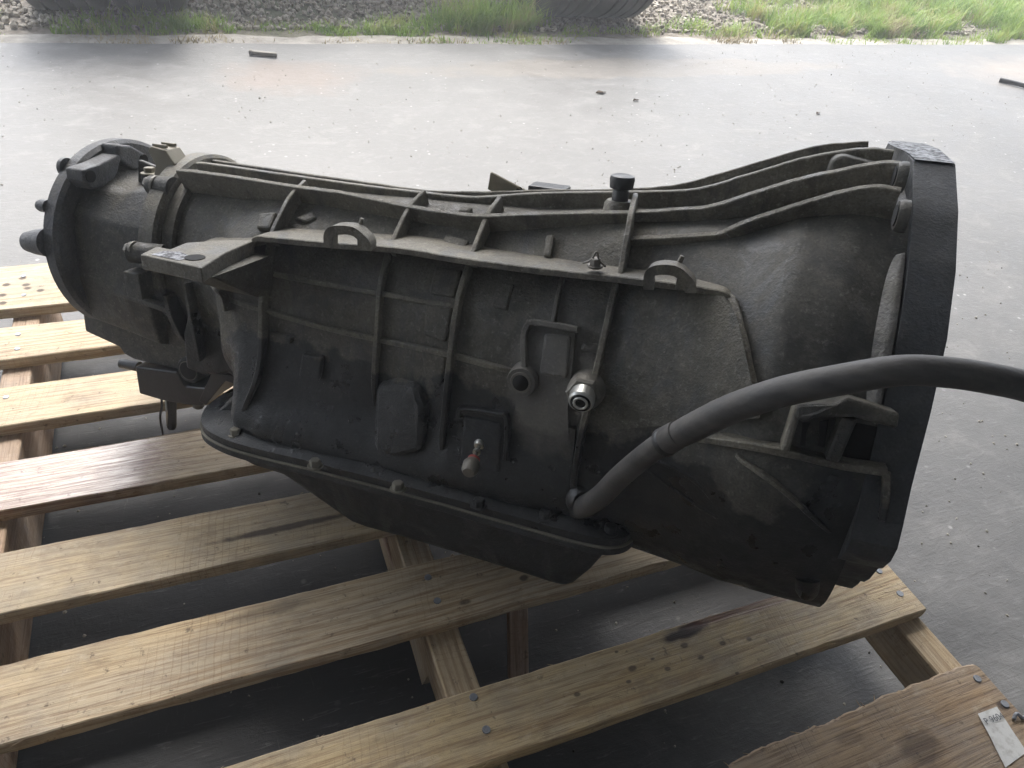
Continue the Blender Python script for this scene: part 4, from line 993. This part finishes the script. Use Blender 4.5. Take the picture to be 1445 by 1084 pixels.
# --- underside of the tail: dark cover, tube boss, studs and dangling wire
mb = MB()
def quad3(pts, y0, y1, name, mat, bev=.003):
    P = [on(px, py, 1, y0) for px, py in pts]; n = len(P); m_ = MB()
    m_.add([(p[0], y0, p[2]) for p in P] + [(p[0], y1, p[2]) for p in P], [tuple(range(n)), tuple(range(2 * n - 1, n - 1, -1))] + [(i, (i + 1) % n, n + (i + 1) % n, n + i) for i in range(n)])
    return m_.build(name, mat, tr, bevel=bev)
quad3([(116, 440), (180, 425), (262, 470), (276, 512), (262, 524), (238, 519), (190, 508), (175, 500), (168, 490), (120, 468)], -.085, .04, 'tail_sump', M_tail)
cov = quad3([(190, 517), (250, 525), (262, 545), (296, 548), (318, 535), (284, 574), (262, 572), (230, 566), (196, 556)], -.095, -.01, 'dark_cover', M_black)
quad3([(350, 530), (345, 545), (326, 560), (300, 586), (291, 600), (330, 625), (385, 610), (385, 530)], -.158, .10, 'rail_web', M_case, .005)
quad3([(298, 526), (332, 530), (346, 538), (340, 546), (318, 538), (290, 572), (280, 566)], -.105, -.085, 'bent_strap', M_black, .0015)
quad3([(270, 420), (372, 440), (368, 520), (352, 545), (338, 540), (322, 527), (286, 530), (262, 520), (258, 470)], -.115, .02, 'lower_case_web', M_case, .004)
p = on(265, 524, 1, -.108); o = MB().cyl(p + [0, .04, 0], p, .0185, n=30, prof=[(0, .0185), (.9, .0185), (1, .016)]).build('tube_boss', M_case, tr, smooth=True, sharp=40)
MB().cyl(p + [.001, -.0006, .001], p + [.001, -.0012, .001], .0125, n=30).build('bore', M_hole, o)
MB().cyl(p + [.001, .001, .001], p + [.001, -.0009, .001], .0142, n=30, prof=[(0, .0142), (1, .0134)]).build('lip', M_steel, o, smooth=True, sharp=40)
for a, b_, r_, m_, yy in (((242, 560), (242, 604), .0072, M_steel, -.05), ((279, 555), (280, 575), .0075, M_steel, -.085)):
    A = on(*a, 1, yy); B = on(*b_, 1, yy)
    s_ = MB().cyl(A, B, r_, n=16, prof=[(0, r_), (.93, r_), (1, r_ * .8)]).build('stud', M_black if yy == -.05 else m_, tr, smooth=True, sharp=40)
MB().cyl(on(234.5, 565, 1, -.057), on(236.5, 601, 1, -.057), .0018, n=8).build('stud_glint', M_bright, tr, smooth=True)  # thin bright strip imitating the glint along the stud's edge
MB().tube([on(228, 560, 1, -.06), on(228, 575, 1, -.06), on(226, 590, 1, -.06), on(230, 613, 1, -.06)], .0018, n=7).build('hanging_wire', M_black, tr, smooth=True)
p = on(181, 514, 1, -.06); MB().cyl(p + [-.012, 0, -.001], p + [.02, 0, 0], .0075, n=14).build('drain_nub', M_black, tr, smooth=True, sharp=40)
# --- oil pan
def outline(z, off=0, y_far=.135):
    o = 0
    pts = [(-.778, -.05), (-.780, -.110), (-.773, -.150), (-.750, -.182), (-.715, -.198), (-.67, -.203), (-.585, -.203), (-.49, -.204), (-.406, -.207), (-.323, -.211), (-.255, -.213), (-.226, -.205), (-.213, -.186), (-.209, -.15), (-.207, -.05),
           (-.207, .08), (-.215, .115), (-.24, .135), (-.30, .14), (-.70, .14), (-.75, .125), (-.775, .09)]
    P = [np.array([a, b, 0.]) for a, b in pts]; c = np.array([-.48, -.03, 0]); out = catmull(P + [P[0]], 5)[:-1]
    res = []
    for i, p in enumerate(out):
        t = out[(i + 1) % len(out)] - out[i - 1]; n = np.array([t[1], -t[0], 0]); n /= np.linalg.norm(n)
        if n @ (p - c) < 0: n = -n
        res.append(p + n * off)
    return res
def stack(name, layers, mat, parent, sharp=30, cap=True):
    V = []; Fc = []; N = None
    for z, off, fn in layers:
        P = outline(z, off); N = len(P)
        for p in P:
            q = fn(p) if fn else p; V.append((q[0], q[1], q[2] + z + .0008 * mnoise.noise(Vector((p[0] * 18, p[1] * 18, 2)))))
    L = len(layers)
    for i in range(L - 1):
        for k in range(N): Fc.append((i * N + k, i * N + (k + 1) % N, (i + 1) * N + (k + 1) % N, (i + 1) * N + k))
    if cap: Fc += [tuple(range(N)), tuple((L - 1) * N + k for k in range(N))]
    return mesh_obj(name, V, Fc, mat, parent, smooth=True, sharp=sharp)
stack('case_rail', [(-.155, -.034, None), (-.166, -.006, None), (-.169, -.001, None), (-.178, -.001, None), (-.1795, -.003, None)], M_case, tr)
stack('gasket', [(-.1786, .0005, None), (-.1788, .0016, None), (-.1802, .0016, None), (-.1804, .0005, None)], M_gasket, tr)
pan = stack('oil_pan', [(-.1797, -.004, None), (-.1805, -.0005, None), (-.182, .001, None), (-.188, .001, None), (-.190, -.001, None), (-.191, -.012, None), (-.196, -.017, None)], M_pan, tr)
def pansump():
    # side wall from the rail down; shallow at the rear, deep towards the bell
    P = outline(0, -.018); N = len(P); V = []; Fc = []
    def zb(x): t = min(1, max(0, (x + .660) / .10)); return -.238 - .054 * t * t * (3 - 2 * t) - .004 * math.sin(t * 2 * PI)
    c = np.array([-.42, -.04, 0])
    rings = [(0, .0), (.12, -.002), (.5, .000), (.85, -.004), (.96, -.010), (1, -.020)]
    for t, off in rings:
        Q = outline(0, -.018 + off)
        for p in Q:
            zz = -.194 + (zb(p[0]) + .194) * t
            x = p[0]; y = p[1]
            if x > -.34: x = x - (x + .34) * .42 * t
            y = y + (.030 * t if y < -.1 else 0)
            V.append((x, y, zz))
    for i in range(len(rings) - 1):
        for k in range(N): Fc.append((i * N + k, i * N + (k + 1) % N, (i + 1) * N + (k + 1) % N, (i + 1) * N + k))
    # bottom: grid-like fan by strips across
    b0 = (len(rings) - 1) * N
    V2 = [(V[b0 + k][0], V[b0 + k][1] * .3, V[b0 + k][2]) for k in range(N)]; b1 = len(V); V.extend(V2)
    for k in range(N): Fc.append((b0 + k, b0 + (k + 1) % N, b1 + (k + 1) % N, b1 + k))
    o = mesh_obj('pan_sump', V, Fc, M_pan, pan, smooth=True, sharp=40); return o
pansump()
for px, py in ((333, 606), (445, 650), (562, 682), (676, 706), (770, 722), (862, 742)):
    p = on(px, py, 2, -.160); MB().hexbolt(p + [0, -.001, -.008], (0, 0, 1), .0068, .010, .009).build('pan_bolt', M_pan if px > 600 else M_gasket, tr, bevel=.0008)
# --- bell side details
rib([(960, 612), (985, 620), (1040, 628), (1110, 641), (1190, 659), (1252, 668)], .012, .007, fade=(.1, 0))
rib([(1252, 668), (1251, 700), (1246, 730), (1240, 752)], .010, .006, fade=(0, .3))
rib([(1030, 640), (1070, 668), (1110, 698), (1150, 736), (1180, 768)], .005, .0045, fade=(.1, .4))
rib([(895, 645), (935, 655), (985, 685), (1030, 742)], .002, .004, fade=(.2, .4))
rib([(880, 640), (960, 700), (1030, 746)], .002, .004, fade=(.3, .3))
# starter window bracket
def slab_w(pts, h0, th, name='window_frame', mat=M_case, w=.012):
    P = [skin(px, py, h0) for px, py in pts]; return rib3(P, w, th, mat, tr, name, sub=3)
pad([(1124, 570), (1179, 568), (1196, 560), (1270, 583), (1267, 606), (1222, 594), (1205, 589), (1150, 590), (1136, 598), (1122, 590)], .026, M_case, 'window_frame', bev=.0025, depth=.05)
pad([(1122, 571), (1133, 575), (1113, 641), (1101, 638)], .024, M_rib, 'window_frame', bev=.002, depth=.05)
pad([(1188, 588), (1211, 592), (1184, 655), (1164, 650)], .020, M_case, 'window_frame', bev=.0025, depth=.05)
pad([(1132, 596), (1170, 592), (1164, 632), (1128, 630)], .001, M_hole, 'window_recess', bev=.001)
pad([(1190, 594), (1255, 606), (1250, 655), (1186, 645)], .001, M_hole, 'window_recess', bev=.001)
# holes in the flange back (two ovals by the top ribs)
for px, py in ((1270, 250), (1272, 305)):
    p = on(px, py, 0, -.0465); o = MB().cyl(p + [-.004, 0, 0], p + [.004, 0, 0], .013, n=26, prof=[(0, .0115), (.4, .013), (1, .013)]).build('bolt_spot', M_bell, bell, smooth=True, sharp=40)
    MB().cyl(p + [-.0052, 0, 0], p + [-.0042, 0, 0], .0085, n=22).build('bore', M_hole, o)
# bottom dowel bump
p = on(1138, 826, 0, -.045); MB().cyl(p + [-.002, 0, .014], p + [.003, 0, -.012], .012, n=18, prof=[(0, .015), (.8, .010), (1, .007)]).build('locating_lug', M_bell, bell, smooth=True, sharp=40)
# --- rubber hose
HP = [((806, 722), -.165), ((826, 714), -.208), ((848, 700), -.232), ((876, 672), -.255), ((908, 645), -.275), ((938, 624), -.288), ((975, 605), -.300), ((1030, 578), -.312), ((1100, 554), -.322), ((1180, 537), -.328), ((1270, 523), -.325), ((1340, 526), -.318), ((1400, 535), -.31), ((1460, 549), -.30), ((1560, 585), -.285)]
P3 = [on(*q, 1, y) for q, y in HP]
hose = MB().tube(P3, [.0115, .0112, .0108, .0104, .0100, .0099, .0114, .0112, .0110, .0107, .0104, .0103, .0103, .0103, .0103], n=24, sub=8).build('rubber_hose', M_hose, tr, smooth=True, sharp=70)
hose['label'] = 'thick grey rubber hose curving off to the right'
k5 = P3[5]; dv = P3[6] - P3[4]; dv /= np.linalg.norm(dv)
MB().cyl(k5 - dv * .003, k5 + dv * .004, .0124, n=28, prof=[(0, .0105), (.3, .0124), (.7, .0124), (1, .0115)]).build('hose_collar', M_black, hose, smooth=True, sharp=40)
MB().cyl(k5 + dv * .002, k5 + dv * .020, .0118, n=28, prof=[(0, .0112), (.3, .0119), (1, .0112)]).build('hose_sleeve', M_hose, hose, smooth=True, sharp=60)
p = P3[1]; MB().cyl(p + [-.010, .03, -.006], p + [.000, .004, .000], .020, n=22, prof=[(0, .021), (.8, .019), (1, .014)]).build('hose_grommet', M_black, tr, smooth=True, sharp=40)
